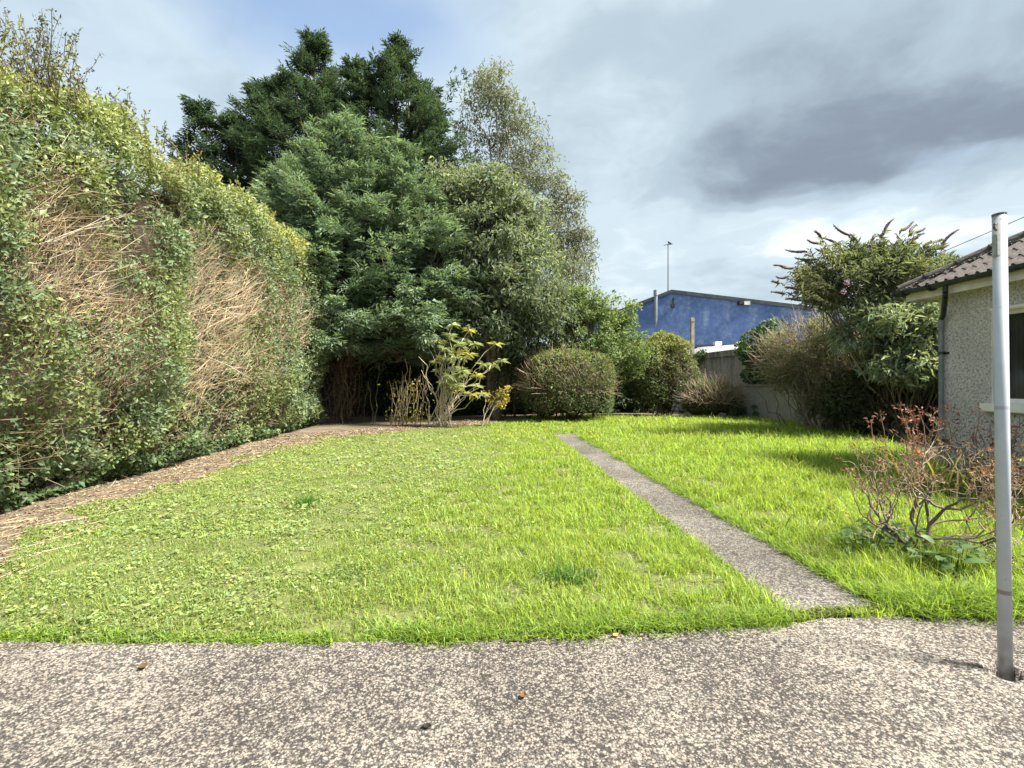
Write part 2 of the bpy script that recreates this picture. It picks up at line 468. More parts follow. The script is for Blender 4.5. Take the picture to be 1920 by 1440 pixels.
# ---------------------------------------------------------------- grass
def scatter(n, y0, y1):
    y = y0 + (y1 - y0) * rng.random(n); x = (rng.random(n) * 2 - 1) * (y * 1.12 + .5)
    return x, y
GL, GR = Geo(), Geo()
BANDS = [(2.6, 4.5, 5700, .0056, 1.0), (4.5, 7.5, 3200, .0085, 1.0), (7.5, 12, 1250, .012, 1.05), (12, 22.6, 370, .021, 1.15)]
for (y0, y1, den, wd, hs) in BANDS:
    area = (y1 - y0) * ((y0 + y1) * 1.12 + 1)
    x, y = scatter(int(area * den), y0, y1)
    pd = path_d(x, y)
    p2 = np.c_[x, y]
    patch = fbm(p2 * .9, 41); tuft = fbm(p2 * 5, 42, 2)
    keep = lawn_mask(x, y) & (pd > .015 - .045 * rng.random(len(x))) & (rng.random(len(x)) < np.clip(.35 + (tuft - .36) * 3.4, .10, 1))
    right = x > PL(y)
    longz = np.clip((x + 1.6 + (patch - .5) * 2.0) / 1.8, 0, 1)            # the mown weedy left side, the long grass to the right
    keep &= rng.random(len(x)) < (.85 + .15 * longz)
    x, y, p2, patch, tuft, right, longz, pd = [a[keep] for a in (x, y, p2, patch, tuft, right, longz, pd)]
    n = len(x)
    h = (.034 + .044 * longz + .055 * right * np.clip((x - 2.3) / 1.5, 0, 1)) * (.55 + .9 * tuft) * np.exp(rng.normal(0, .28, n)) * hs
    h *= np.where(y > 12, np.clip(1.1 - .03 * (y - 12), .8, 1), 1)
    z = gz(x, y) - .006
    D = unit(np.c_[rng.normal(0, .33, n) + (fbm(p2 * 2.2, 51) - .5) * .9, rng.normal(0, .33, n) + (fbm(p2 * 2.2, 52) - .5) * .9, np.ones(n)])
    base = np.array([.245, .315, .095])[None] * (1 - longz[:, None]) + np.array([.275, .37, .07])[None] * longz[:, None]
    wm = np.clip((fbm(p2 * .6, 61) - .45) * 3, 0, 1)[:, None]
    base = base * (1 - .35 * wm) + np.array([.34, .38, .09]) * .35 * wm
    c = tint(n, base, .24, .09)
    dry = rng.random(n) < .035
    c[dry] = tint(dry.sum(), (.30, .25, .12), .2)
    for geo, sel in ((GL, ~right | (y > 14.2)), (GR, right & (y <= 14.2))):
        blades(geo, np.c_[x, y, z][sel], D[sel], h[sel] * 1.15, wd * np.exp(rng.normal(0, .2, sel.sum())), np.clip(rng.normal(.45, .22, sel.sum()), .05, 1), c[sel])
# clover, plantain and dandelion leaves through the shorter turf
for (y0, y1, den, sz) in [(2.6, 4.5, 1900, .019), (4.5, 8, 800, .028), (8, 14, 230, .044)]:
    area = (y1 - y0) * ((y0 + y1) * 1.12 + 1)
    x, y = scatter(int(area * den), y0, y1); p2 = np.c_[x, y]
    pd = path_d(x, y); longz = np.clip((x + 1.6 + (fbm(p2 * .9, 41) - .5) * 2.0) / 1.8, 0, 1)
    k = lawn_mask(x, y) & (pd > .03) & (rng.random(len(x)) < (1 - .86 * longz)) & (x < 1.7) & (fbm(p2 * 2.6, 44) > .38)
    x, y, p2 = x[k], y[k], p2[k]; n = len(x)
    P = np.c_[x, y, gz(x, y) + rng.random(n) * .034 + .006]
    a = rng.random(n) * 6.283
    D = unit(np.c_[np.cos(a), np.sin(a), rng.normal(.25, .3, n)]); N = unit(np.c_[rng.normal(0, .35, (n, 2)), np.ones(n)])
    s = sz * np.exp(rng.normal(0, .35, n))
    leaves(GL, P, D, N, s, s * .8, tint(n, (.265, .335, .125), .22, .09))
# taller blades and weeds spilling over the edge of the patio and the path
def fringe(geo, X, Y, n, hmin, hmax, wdt, spread, lean):
    i = rng.integers(0, len(X), n); i = i[rng.random(n) < np.clip((fbm(np.c_[X[i] * 3.1, Y[i] * 3.1], 88) - .30) * 3.2, .06, 1)]; n = len(i); x = X[i] + rng.normal(0, spread, n); y = Y[i] + rng.normal(0, spread, n)
    h = hmin + (hmax - hmin) * rng.random(n)
    D = unit(np.c_[rng.normal(lean[0], .4, n), rng.normal(lean[1], .4, n), np.ones(n)])
    blades(geo, np.c_[x, y, gz(x, y) - .004], D, h, wdt, np.clip(rng.normal(.6, .25, n), .1, 1.1), tint(n, (.215, .31, .055), .25, .1))
ex = np.linspace(-3.2, 1.62, 900); fringe(GL, ex, edge(ex) + .035, 9000, .03, .085, .0055, .025, (0, -.25))
ex = np.linspace(-.6, 1.66, 500); fringe(GL, ex, edge(ex) + .05, 6500, .06, .15, .006, .035, (0, -.3))
ex = np.linspace(2.5, 5.0, 500); fringe(GR, ex, edge(ex) + .07, 9000, .10, .27, .006, .06, (-.1, -.35))
py = np.linspace(3.2, 13.5, 900); fringe(GL, PL(py) - .04, py, 9000, .04, .10, .007, .03, (.5, 0))
fringe(GR, PR(py) + .05, py, 12000, .06, .17, .007, .04, (-.5, 0))
# coarse tufts and rosettes along the ragged lawn edge
for k in range(150):
    x0 = rng.uniform(-3.2, 1.65) if k < 105 else rng.uniform(2.55, 4.6); y0 = float(edge(np.array([x0]))[0]) + rng.uniform(.01, .14); m = rng.integers(12, 40); hh = rng.uniform(.05, .13) * (1.5 if x0 > 2.5 else (1.0 if x0 > -.8 else .75))
    a = rng.random(m) * 6.283; gg = GL if x0 < 2 else GR; P = np.c_[x0 + rng.normal(0, .022, m), y0 + rng.normal(0, .022, m), np.full(m, -.022)]
    if rng.random() < .62: blades(gg, P, np.c_[np.cos(a) * .4, np.sin(a) * .4, np.ones(m)], hh * (.6 + .7 * rng.random(m)), .0065, np.clip(rng.normal(.6, .2, m), .1, 1.1), tint(m, (.215, .31, .055), .3, .1))
    else: m = 11; a = np.arange(m) * 2.4; leaves(gg, np.tile([x0, y0, -.005], (m, 1)), np.c_[np.cos(a), np.sin(a), .25 + .5 * rng.random(m)], np.c_[rng.normal(0, .2, (m, 2)), np.ones(m)], hh * .75, hh * .24, tint(m, (.15, .22, .06), .25, .1), .3)
# mossy weeds in the seam between the path and the patio
n = 2200; x = 1.72 + .75 * rng.random(n); y = edge(x) + .03 + .11 * rng.random(n)
a = rng.random(n) * 6.283
leaves(GL, np.c_[x, y, np.full(n, -.012) + rng.random(n) * .02], np.c_[np.cos(a), np.sin(a), rng.random(n) * .7], np.c_[rng.normal(0, .3, (n, 2)), np.ones(n)], .022, .012, tint(n, (.12, .15, .04), .3, .12))
# tiny white daisies
n = 70; x, y = scatter(n, 2.9, 7); k = (x < -.3) & lawn_mask(x, y); x, y = x[k], y[k]
for j in range(6):
    a = j * 1.047 + .3; d = np.tile([math.cos(a), math.sin(a), .25], (len(x), 1))
    leaves(GL, np.c_[x, y, gz(x, y) + .045], d, np.tile([0, 0, 1.], (len(x), 1)), .012, .009, (.7, .7, .66))
tag(GL.build('grass', GRASS), 'short mown weedy grass on the lawn between the tall hedge and the path', 'grass', kind='stuff')
tag(GR.build('grass', GRASS), 'long unmown grass between the concrete path and the roughcast house', 'grass', kind='stuff')

# leaf litter and dry clippings on the bare strip
LT = Geo(); n = 24000
y = 3 + (rng.random(n) ** 1.5) * 18; x = np.interp(y, SOIL_Y, SOIL_X) + .35 - 2.3 * rng.random(n) ** 1.0
k = (np.abs(x) < 1.15 * y + .3) & (path_d(x, y) > .05); x, y = x[k], y[k]; n = len(x)
a = rng.random(n) * 6.283; s = (.018 + .0018 * y) * np.exp(rng.normal(0, .35, n))
pal = np.array([(.19, .135, .085), (.26, .20, .13), (.11, .07, .045), (.34, .28, .19), (.15, .10, .06)])
leaves(LT, np.c_[x, y, gz(x, y) + .005 + .012 * rng.random(n)], np.c_[np.cos(a), np.sin(a), rng.normal(0, .25, n)], np.c_[rng.normal(0, .4, (n, 2)), np.ones(n)], s, s * .55, tint(n, pal[rng.integers(0, 5, n)], .2))
n = 1500; y = 3 + (rng.random(n) ** 1.6) * 15; x = np.interp(y, SOIL_Y, SOIL_X) + .45 - 1.9 * rng.random(n)
a = rng.normal(1.9, .9, n); L = .08 + .25 * rng.random(n) ** 2; d = np.c_[np.cos(a), np.sin(a), rng.normal(0, .06, n)]
P = np.c_[x, y, gz(x, y) + .014]
tubes(LT, P, P + d * L[:, None], .0022 + .0003 * y, .0016 + .0002 * y, tint(n, (.36, .29, .19), .25))
tag(LT.build('leaf_litter', DRY), 'brown leaf litter and straw coloured clippings along the foot of the hedge', 'leaf litter', kind='stuff')
for (a_, b_, nm) in [((40, 1030), (190, 985), 0), ((0, 1062), (150, 1020), 1), ((65, 990), (250, 955), 2)]:
    ge = Geo(); A, B = G(*a_), G(*b_); pts = wob(A, B, 9, .18); pts[:, 2] = np.maximum(gz(pts[:, 0], pts[:, 1]), 0) + .012
    poly(ge, pts, .006, .003, (.50, .42, .29), 5)
    for j in (3, 6):
        poly(ge, wob(pts[j], pts[j] + [.10, .18 - .1 * nm, .01], 4, .2), .003, .0015, (.50, .42, .29), 4)
    lab = ['pale forked dry twig lying on bare soil beside the weedy lawn', 'pale dry twig on the soil beside the patio end of the hedge', 'long pale cut twig lying close under the ivy of the hedge'][nm]
    tag(ge.build('fallen_twig', DRY), lab, 'twig', 'fallen twigs')
def fallen(px, py, s, col, lab, rz):
    ge = Geo(); p = G(px, py); p[2] = .002
    pr = [(0, 0), (.25, .32), (.55, .40), (.85, .2), (1.0, 0)]
    V = [];
    for (t, w) in pr:
        for sgn in (-1, 0, 1): V.append(((t - .5) * s, sgn * w * s, .004 + abs(sgn) * .010 + .012 * (t - .4) ** 2))
    V = np.array(V); c, sn = math.cos(rz), math.sin(rz)
    V = np.c_[V[:, 0] * c - V[:, 1] * sn, V[:, 0] * sn + V[:, 1] * c, V[:, 2]] + p
    T = []
    for i in range(4):
        for j in range(2):
            a = i * 3 + j; T += [(a, a + 3, a + 4), (a, a + 4, a + 1)]
    ge.add(V, T, col, True)
    o = ge.build('fallen_leaf', DRY); tag(o, lab, 'leaf', 'fallen leaves on the patio')
fallen(1155, 1191, .045, (.50, .27, .12), 'orange fallen leaf on the concrete at the edge of the lawn', .4)
fallen(981, 1305, .040, (.13, .07, .03), 'dark brown fallen leaf on the open concrete patio', 1.2)
fallen(268, 1250, .050, (.09, .06, .03), 'dark crumpled fallen leaf on concrete near the weedy lawn edge', 2.4)
fallen(800, 1363, .036, (.03, .025, .02), 'small blackened leaf on the patio beside the worn joint', .1)

# ================================================================ HOUSE
WHITE = M_plain('white_paint', (.78, .73, .73), .45, .06, 5)
FASC = M_plain('fascia_paint', (.68, .62, .62), .5, .16, 3)
GUT = M_plain('black_gutter', (.022, .028, .034), .45, .3, 12)
PIPE = M_plain('grey_downpipe', (.17, .19, .215), .45, .15, 7)
DARKP = M_plain('dark_plinth', (.03, .03, .03), .9, .3, 9, bump=.01)
TILE = M_plain('concrete_tile', (.084, .073, .067), .9, .38, 5, bump=.012)
TILEH = M_plain('hip_tile', (.095, .083, .075), .95, .4, 9, bump=.02)
def M_roughcast():
    m, q, b, out = newmat('roughcast')
    p = q.n('ShaderNodeTexCoord').outputs['Object']
    n = q.noise(p, 30, 3, .6, .4); n2 = q.noise(p, 75, 2, .5)
    s = q.math('ADD', q.math('MULTIPLY', n, .7), q.math('MULTIPLY', n2, .3))
    c = q.ramp(s, [(.38, (.66, .60, .62)), (.50, (.52, .475, .49)), (.58, (.33, .30, .312)), (.70, (.125, .115, .12))])
    c = q.mix(1.0, c, q.ramp(q.noise(p, 1.3, 4, .6), [(.3, (.8, .8, .78)), (.65, (1.05, 1.05, 1.04))]), 'MULTIPLY')
    q.put(b.inputs['Base Color'], c); b.inputs['Roughness'].default_value = .95; b.inputs['Specular IOR Level'].default_value = .15
    bp = q.n('ShaderNodeBump'); bp.inputs['Strength'].default_value = 1.0; bp.inputs['Distance'].default_value = .02; bp.invert = True
    q.put(bp.inputs['Height'], s); q.put(b.inputs['Normal'], bp.outputs[0])
    return m
ROUGH = M_roughcast()
m, q_, b_, o_ = newmat('window_glass')
b_.inputs['Base Color'].default_value = (.012, .013, .015, 1); b_.inputs['Roughness'].default_value = .05; b_.inputs['Specular IOR Level'].default_value = .6
b_.inputs['Alpha'].default_value = .45
GLASS = m
CURT = M_plain('curtain', (.42, .40, .35), .9, .1, 3)
ROOMD = M_plain('dim_room', (.03, .028, .026), .9, .2, 3)

HRZ = math.atan2(.0567, 1)
house = thing('house', 'grey roughcast bungalow with brown tiled hipped roof, black gutter and grey downpipe', 'house', (7.32, 8.23, -.03), rz=HRZ)
WT, WB = 3.06, .12       # wall top and plinth
LEN, SPAN = 6.2, 7.6
wy0, wy1, wz0, wz1 = -2.65, -.86, 1.20, 2.62       # window opening along the wall
bm = bmesh.new()
bbox(bm, 0, .3, wy1, 0, WB, WT); bbox(bm, 0, .3, -LEN, wy0, WB, WT)
bbox(bm, .001, .299, wy0, wy1, WB, wz0 - .06); bbox(bm, .001, .299, wy0, wy1, wz1, WT)
bbox(bm, .301, SPAN, -.3, -.001, WB, WT); bbox(bm, SPAN - .3, SPAN, -LEN, -.3, WB, WT); bbox(bm, .301, SPAN - .3, -LEN, -LEN + .3, WB, WT)
bobj('wall', bm, ROUGH, house)
bm = bmesh.new(); bbox(bm, .02, SPAN - .02, -LEN + .02, -.02, -.15, WB); bobj('plinth', bm, DARKP, house)
# roof
OX, OY = .30, .42; RP = math.tan(math.radians(31)); EZ = 3.17
xr = SPAN / 2
def rz_(x): return EZ + (x + OX) * RP
roof_bm = bmesh.new()
hy = OY - (xr + OX)
c = [(-OX + .03, OY - .03, EZ - .02), (SPAN + OX - .03, OY - .03, EZ - .02), (xr, hy, rz_(xr) - .03), (xr, -LEN - .3, rz_(xr) - .03), (-OX + .03, -LEN - .3, EZ - .02), (SPAN + OX - .03, -LEN - .3, EZ - .02)]
vv = [roof_bm.verts.new(v) for v in c]
for f in ((0, 2, 3, 4), (0, 1, 2), (1, 5, 3, 2), (4, 3, 5)): roof_bm.faces.new([vv[i] for i in f])
roof = bobj('roof', roof_bm, TILE, house)
def tile_mesh(seed=0):
    """double-roll tile; runs up the slope along +x, across along y"""
    w, L = .33, .43
    prof = []
    for i in range(17):
        t = i / 16; u = (t * 2) % 1.0 if t < 1 else 1.0
        hgt = .045 * max(0, math.sin((u - .25) / .5 * math.pi)) ** .8 if .25 < u < .75 else 0.0
        prof.append((t * w, hgt))
    bm = bmesh.new(); cs, sn = math.cos(math.radians(31)), math.sin(math.radians(31))
    rows = []
    for (l, up) in ((0, -.018), (0, .014), (L, -.006)):
        rows.append([bm.verts.new((l * cs - (h + up) * sn, -y, l * sn + (h + up) * cs)) for (y, h) in prof])
    for a, b in ((0, 1), (1, 2)):
        for i in range(16): bm.faces.new((rows[a][i], rows[b][i], rows[b][i + 1], rows[a][i + 1]))
    return bm
tm = tile_mesh(); tme = bpy.data.meshes.new('tile'); tm.normal_update(); tm.to_mesh(tme); tme.materials.append(TILE)
gauge = .345; cs31 = math.cos(math.radians(31))
row = 0
while True:
    x = -OX - .03 + row * gauge * cs31
    if x > xr - .25: break
    for k in range(20):
        y = OY + .02 - k * .33
        lim0, lim1 = OY - (x + OX), OY - (x + .37 + OX)
        if y - .33 > lim0 or y < -LEN - .1: continue
        if y > lim1:                        # tile cut along the hip
            bm = tile_mesh()
            bm.transform(Matrix.Translation((x, y, rz_(x))))
            bmesh.ops.bisect_plane(bm, geom=bm.verts[:] + bm.edges[:] + bm.faces[:], plane_co=(-OX, OY, 0), plane_no=(1, 1, 0), clear_outer=True)
            if len(bm.faces) < 3: bm.free(); continue
            bobj('tile', bm, TILE, roof)
        else:
            o = bpy.data.objects.new('tile', tme); COL.objects.link(o); o.parent = roof
            o.location = (x, y, rz_(x) + random.uniform(-.004, .004)); o.rotation_euler = (random.uniform(-.012, .012), random.uniform(-.01, .01), random.uniform(-.008, .008))
    row += 1
# half-round hip tiles bedded in mortar down the hip
ha = np.array([-OX - .02, OY + .02, EZ + .02]); hb = np.array([xr, hy, rz_(xr) + .02]); hd = hb - ha; HL = np.linalg.norm(hd); hd = hd / HL
def hip_mesh():
    bm = bmesh.new(); side = np.array([1, 1, 0]) / math.sqrt(2); up = np.cross(side, hd); up = up if up[2] > 0 else -up
    rings = []
    for (l, r) in ((0, .125), (.40, .118), (.40, .132), (.46, .132)):
        ring = []
        for i in range(9):
            a = math.pi * i / 8
            p = hd * l + side * math.cos(a) * r * 1.15 + up * (math.sin(a) * r * .95 - .03)
            ring.append(bm.verts.new(p))
        rings.append(ring)
    for a, b in zip(rings[:-1], rings[1:]):
        for i in range(8): bm.faces.new((a[i], a[i + 1], b[i + 1], b[i]))
    bm.faces.new(rings[0])
    return bm
hm = hip_mesh(); hme = bpy.data.meshes.new('hip_tile'); hm.normal_update(); hm.to_mesh(hme); hme.materials.append(TILEH)
nh = int(HL / .44)
for i in range(nh):
    o = bpy.data.objects.new('hip_tile', hme); COL.objects.link(o); o.parent = roof
    o.location = ha + hd * (.44 * i) + [0, 0, random.uniform(-.008, .012)]; o.rotation_euler = (random.uniform(-.03, .03), random.uniform(-.02, .02), random.uniform(-.03, .03))
mg = Geo(); n = 500; t = rng.random(n) * HL; side = np.array([1, 1, 0]) / 1.4142
P = ha + hd * t[:, None] + np.where(rng.random(n) < .5, -1, -1)[:, None] * side * (.12 + .05 * rng.random(n))[:, None] + [0, 0, 0]
P[:, 2] = rz_(P[:, 0]) + .02 + .03 * rng.random(n)
tubes(mg, P, P + randu(n) * .035 + hd * .03, .028, .014, tint(n, (.09, .08, .06), .3), 5)
mg.build('mortar_bed', BARK, roof, local=True)
# fascia, soffit, gutter
bm = bmesh.new()
bbox(bm, -OX + .05, -OX + .075, -LEN - .3, OY - .05, 2.965, 3.15); bbox(bm, -OX + .076, SPAN + OX - .05, OY - .075, OY - .05, 2.965, 3.15)
bobj('fascia', bm, FASC, house)
bm = bmesh.new(); bbox(bm, -OX + .076, .01, -LEN - .3, OY - .076, 3.0, 3.015); bbox(bm, .011, SPAN + OX - .06, .002, OY - .076, 3.0, 3.015)
bobj('soffit', bm, FASC, house)
def gutter_mesh(a, b, r=.075):
    bm = bmesh.new(); a = Vector(a); b = Vector(b); d = (b - a).normalized(); s = d.cross(Vector((0, 0, 1))).normalized()
    ra = []; nseg = 26
    for j in range(nseg + 1):
        p = a + (b - a) * (j / nseg); p.z += random.uniform(-.004, .004)
        rg = []
        for (rr, rev) in ((r, 0), (r - .008, 1)):
            for i in range(9):
                k = 8 - i if rev else i
                an = math.pi + math.pi * k / 8
                rg.append(bm.verts.new(p + s * math.cos(an) * rr + Vector((0, 0, math.sin(an) * rr))))
        ra.append(rg)
    for x, y in zip(ra[:-1], ra[1:]):
        for i in range(18):
            k = (i + 1) % 18; bm.faces.new((x[i], x[k], y[k], y[i]))
    bm.faces.new(ra[0]); bm.faces.new(ra[-1])
    return bm
gx, gzz = -OX - .05, 3.15
gut = bobj('gutter', gutter_mesh((gx, -LEN - .3, gzz), (gx, OY + .06, gzz)), GUT, house, True)
bobj('gutter', gutter_mesh((gx - .05, OY + .05, gzz - .004), (SPAN + OX, OY + .015, gzz - .004)), GUT, house, True)
for k, yb in enumerate((.28, -.22, -1.25, -2.25, -3.3, -4.3)):
    ge = Geo(); an = np.linspace(math.pi * .98, math.pi * 2.02, 9)
    pts = np.c_[gx + .082 * np.cos(an), np.full(9, yb), gzz + .082 * np.sin(an)]
    tubes(ge, pts[:-1], pts[1:], .02 if k != 1 else .03, .02 if k != 1 else .03, (.03, .035, .04), 6)
    ge.build('gutter_bracket' if k != 1 else 'gutter_outlet', GUT, gut, local=True)
# downpipe with swan neck
dy, dx = -.10, -.062
ge = Geo()
neck = np.array([(gx, -.46, gzz - .05), (gx, -.46, gzz - .17), (gx + .02, -.44, gzz - .23), (dx - .03, -.17, gzz - .50), (dx, dy, gzz - .56), (dx, dy, gzz - .66)])
tubes(ge, neck[:-1], neck[1:], .037, .037, (.1, .1, .1), 12)
dp = Geo(); tubes(dp, [(dx, dy, gzz - .62)], [(dx, dy, -.02)], .034, .034, (.1, .1, .1), 14)
tubes(dp, [(dx, dy, gzz - .70)], [(dx, dy, gzz - .56)], .041, .041, (.1, .1, .1), 14)
dpo = dp.build('downpipe', PIPE, house, local=True)
ge.build('swan_neck', GUT, dpo, local=True)
for zb in (2.02, .55):
    bm = bmesh.new(); bmesh.ops.create_cone(bm, cap_ends=True, segments=14, radius1=.046, radius2=.046, depth=.045, matrix=Matrix.Translation((dx, dy, zb)))
    bbox(bm, dx + .02, dx + .075, dy - .085, dy + .06, zb - .016, zb + .016)
    bobj('pipe_clip', bm, GUT, dpo)
# window
win = Geo()
bm = bmesh.new()
fx0, fx1 = .10, .17
bbox(bm, fx0, fx1, wy0 + .002, wy1 - .002, wz1 - .075, wz1 - .002); bbox(bm, fx0, fx1, wy0 + .002, wy1 - .002, wz0 + .002, wz0 + .075)
bbox(bm, fx0 + .001, fx1 - .001, wy1 - .075, wy1 - .002, wz0 + .075, wz1 - .075); bbox(bm, fx0 + .001, fx1 - .001, wy0 + .002, wy0 + .075, wz0 + .075, wz1 - .075)
bbox(bm, fx0 + .001, fx1 - .001, -1.78, -1.70, wz0 + .075, wz1 - .075)
wino = bobj('window', bm, WHITE, house)
for (a, b) in ((-1.70, wy1 - .075), (wy0 + .075, -1.78)):
    box('pane', GLASS, wino, .128, .136, a, b, wz0 + .075, wz1 - .075)
bm = bmesh.new(); cv = []
for i in range(15):
    yv = wy1 - .08 - i * .014
    cv.append([bm.verts.new((.215 + .018 * math.sin(i * 1.7), yv, z)) for z in (wz0 + .02, wz1 - .02)])
for a, b in zip(cv[:-1], cv[1:]): bm.faces.new((a[0], b[0], b[1], a[1]))
bobj('curtain', bm, CURT, wino)
bm = bmesh.new(); bbox(bm, .30, 1.9, wy0 - .2, wy1 + .2, wz0 - .6, wz1 + .25)
for f in list(bm.faces):
    if f.calc_center_median().x < .31: bm.faces.remove(f)
bobj('room_lining', bm, ROOMD, wino)
bm = bmesh.new()                       # white-painted reveals and the projecting sill
bbox(bm, -.004, .10, wy1 - .012, wy1 - .001, wz0, wz1 - .001); bbox(bm, -.004, .10, wy0 + .001, wy0 + .012, wz0, wz1 - .001); bbox(bm, -.006, .10, wy0, wy1, wz1 - .013, wz1 - .0015)
bobj('reveal', bm, WHITE, wino)
bobj('sill', bbox(bmesh.new(), -.10, .14, wy0 - .09, wy1 + .10, wz0 - .125, wz0 - .001, .008), WHITE, wino)
box('lintel_band', WHITE, wino, -.012, .02, wy0 - .05, wy1 + .02, wz1 + .002, wz1 + .035)

# ================================================================ CLOTHES POLE
POLEM, q_, b_, o_ = newmat('weathered_pole_paint')
p_ = q_.n('ShaderNodeTexCoord').outputs['Object']; sp = q_.n('ShaderNodeSeparateXYZ'); q_.put(sp.inputs[0], p_)
basec = q_.ramp(q_.noise(p_, 5, 5, .6), [(.3, (.34, .37, .41)), (.7, (.45, .48, .52))])
chip = q_.rng(q_.noise(p_, 34, 4, .7), .66, .70, 0, .75)
col_ = q_.mix(chip, basec, (.13, .115, .11))
band = q_.math('MULTIPLY', q_.rng(q_.math('ABSOLUTE', q_.math('SUBTRACT', sp.outputs[2], .40)), .008, .014, 1, 0), .8)
band2 = q_.math('MULTIPLY', q_.rng(q_.math('ABSOLUTE', q_.math('SUBTRACT', sp.outputs[2], 1.335)), .006, .012, 1, 0), .45)
col_ = q_.mix(q_.math('MAXIMUM', band, band2), col_, (.17, .14, .14))
stain = q_.math('MULTIPLY', q_.rng(sp.outputs[2], .02, .24, .75, 0), q_.rng(q_.noise(p_, 14, 4, .6), .35, .6))
col_ = q_.mix(stain, col_, (.17, .165, .13))
stain = q_.math('MULTIPLY', q_.rng(sp.outputs[2], 2.05, 2.3, 0, .5), q_.rng(q_.noise(p_, 12, 4, .6), .35, .6))
col_ = q_.mix(stain, col_, (.22, .21, .19))
q_.put(b_.inputs['Base Color'], col_); b_.inputs['Roughness'].default_value = .38; b_.inputs['Specular IOR Level'].default_value = .5
pole = thing('clothes_pole', 'weathered pale grey metal clothes pole set in a hole in the concrete', 'pole', (POLE[0], POLE[1], 0))
pole.rotation_euler = (0, -.013, 0)
bm = bmesh.new()
bmesh.ops.create_cone(bm, cap_ends=True, segments=28, radius1=.0285, radius2=.0285, depth=2.42, matrix=Matrix.Translation((0, 0, 2.315 - 1.21)))
bobj('shaft', bm, POLEM, pole, False)
for p in bpy.data.objects['shaft'].data.polygons: p.use_smooth = len(p.vertices) == 4
RUST = M_plain('rusty_fitting', (.17, .14, .12), .7, .35, 30, metal=.3)
ge = Geo()
cl = np.array([(-.029, -.012, 2.265), (-.045, -.02, 2.262), (-.047, -.02, 2.245), (-.03, -.012, 2.235)]); tubes(ge, cl[:-1], cl[1:], .006, .006, (.2, .2, .2), 7)
ge.build('line_hook', RUST, pole, local=True)
bm = bmesh.new(); bbox(bm, -.040, -.018, -.024, .004, 2.10, 2.215, .004); bobj('cleat', bm, M_plain('galvanised', (.36, .37, .36), .5, .2, 20, metal=.4), pole)
bm = bmesh.new(); bmesh.ops.create_cone(bm, cap_ends=True, segments=28, radius1=.0293, radius2=.0293, depth=.012, matrix=Matrix.Translation((0, 0, 2.316))); bobj('cap', bm, RUST, pole)

# ================================================================ BOUNDARY WALL
WALLM, q_, b_, o_ = newmat('stained_render')
p_ = q_.n('ShaderNodeTexCoord').outputs['Object']
sm_ = q_.n('ShaderNodeMapping'); q_.put(sm_.inputs[0], p_); sm_.inputs['Scale'].default_value = (2.2, 2.2, .28)
streak = q_.noise(sm_.outputs[0], 2.0, 6, .65, .3); sp = q_.n('ShaderNodeSeparateXYZ'); q_.put(sp.inputs[0], p_)
fl = q_.noise(p_, 9, 5, .65)
c1 = q_.ramp(fl, [(.3, (.22, .20, .168)), (.7, (.32, .295, .25))])
dk = q_.math('MULTIPLY', q_.rng(streak, .42, .60), q_.rng(sp.outputs[2], 1.5, 3.0, .15, .95))
c2 = q_.mix(dk, c1, (.062, .056, .048))
low = q_.math('MULTIPLY', q_.rng(q_.noise(p_, 1.8, 5, .65), .50, .62), q_.rng(sp.outputs[2], 0, 1.5, .5, .1))
c2 = q_.mix(low, c2, (.34, .32, .285))
q_.put(b_.inputs['Base Color'], c2); b_.inputs['Roughness'].default_value = .95
bp = q_.n('ShaderNodeBump'); bp.inputs['Distance'].default_value = .02; q_.put(bp.inputs['Height'], fl); q_.put(b_.inputs['Normal'], bp.outputs[0])
WA, WBp = np.array([10.9 + .116 * 8.8, 9.3]), np.array([10.9 - .116 * 16, 34.1])
wd_ = WBp - WA; wl = np.linalg.norm(wd_)
bwall = thing('boundary_wall', 'tall streaked grey rendered garden wall with ledge and raised coping', 'wall', (WA[0], WA[1], -.05), rz=math.atan2(wd_[1], wd_[0]) )
H_ = 3.17
bobj('lower_wall', bbox(bmesh.new(), 0, wl, -.5, .02, 0, 1.44, .01), WALLM, bwall)
bobj('ledge', bbox(bmesh.new(), 0, wl, -.5, .07, 1.441, 1.54, .015), WALLM, bwall)
bobj('upper_wall', bbox(bmesh.new(), 0, wl, -.5, .0, 1.541, 2.86), WALLM, bwall)
bobj('coping', bbox(bmesh.new(), 0, wl, -.55, .06, 2.861, H_, .02), WALLM, bwall)

# ================================================================ BLUE SHED
BLUE, q_, b_, o_ = newmat('faded_blue_paint')
p_ = q_.n('ShaderNodeTexCoord').outputs['Object']
sm_ = q_.n('ShaderNodeMapping'); q_.put(sm_.inputs[0], p_); sm_.inputs['Scale'].default_value = (1, 1, .45)
n1 = q_.noise(sm_.outputs[0], .9, 6, .62, .6); n2 = q_.noise(p_, 3.2, 5, .7)
s_ = q_.math('ADD', q_.math('MULTIPLY', n1, .55), q_.math('MULTIPLY', n2, .45))
q_.put(b_.inputs['Base Color'], q_.ramp(s_, [(.34, (.062, .118, .285)), (.47, (.088, .158, .345)), (.55, (.135, .21, .40)), (.67, (.28, .35, .47))]))
b_.inputs['Roughness'].default_value = .8
TRIM = M_plain('grey_verge', (.12, .13, .14), .6, .2, 2)
depthpx = lambda px: 44 - (px - 1183) / 420 * 7.0
def BW(px, py): return W(px, py, depthpx(px))
shed_pts = [BW(1100, 603), BW(1258, 543), BW(1540, 577), BW(1760, 604)]
base0 = BW(1258, 543)
shed = thing('shed_building', 'large blue painted industrial building with low pitched grey roof beyond the wall', 'building', (base0[0], base0[1], 0))
sb = np.array(shed.location)
lo = [np.array([p[0], p[1], -.05]) for p in shed_pts]
back = np.array([3.0, 22.0, 0])
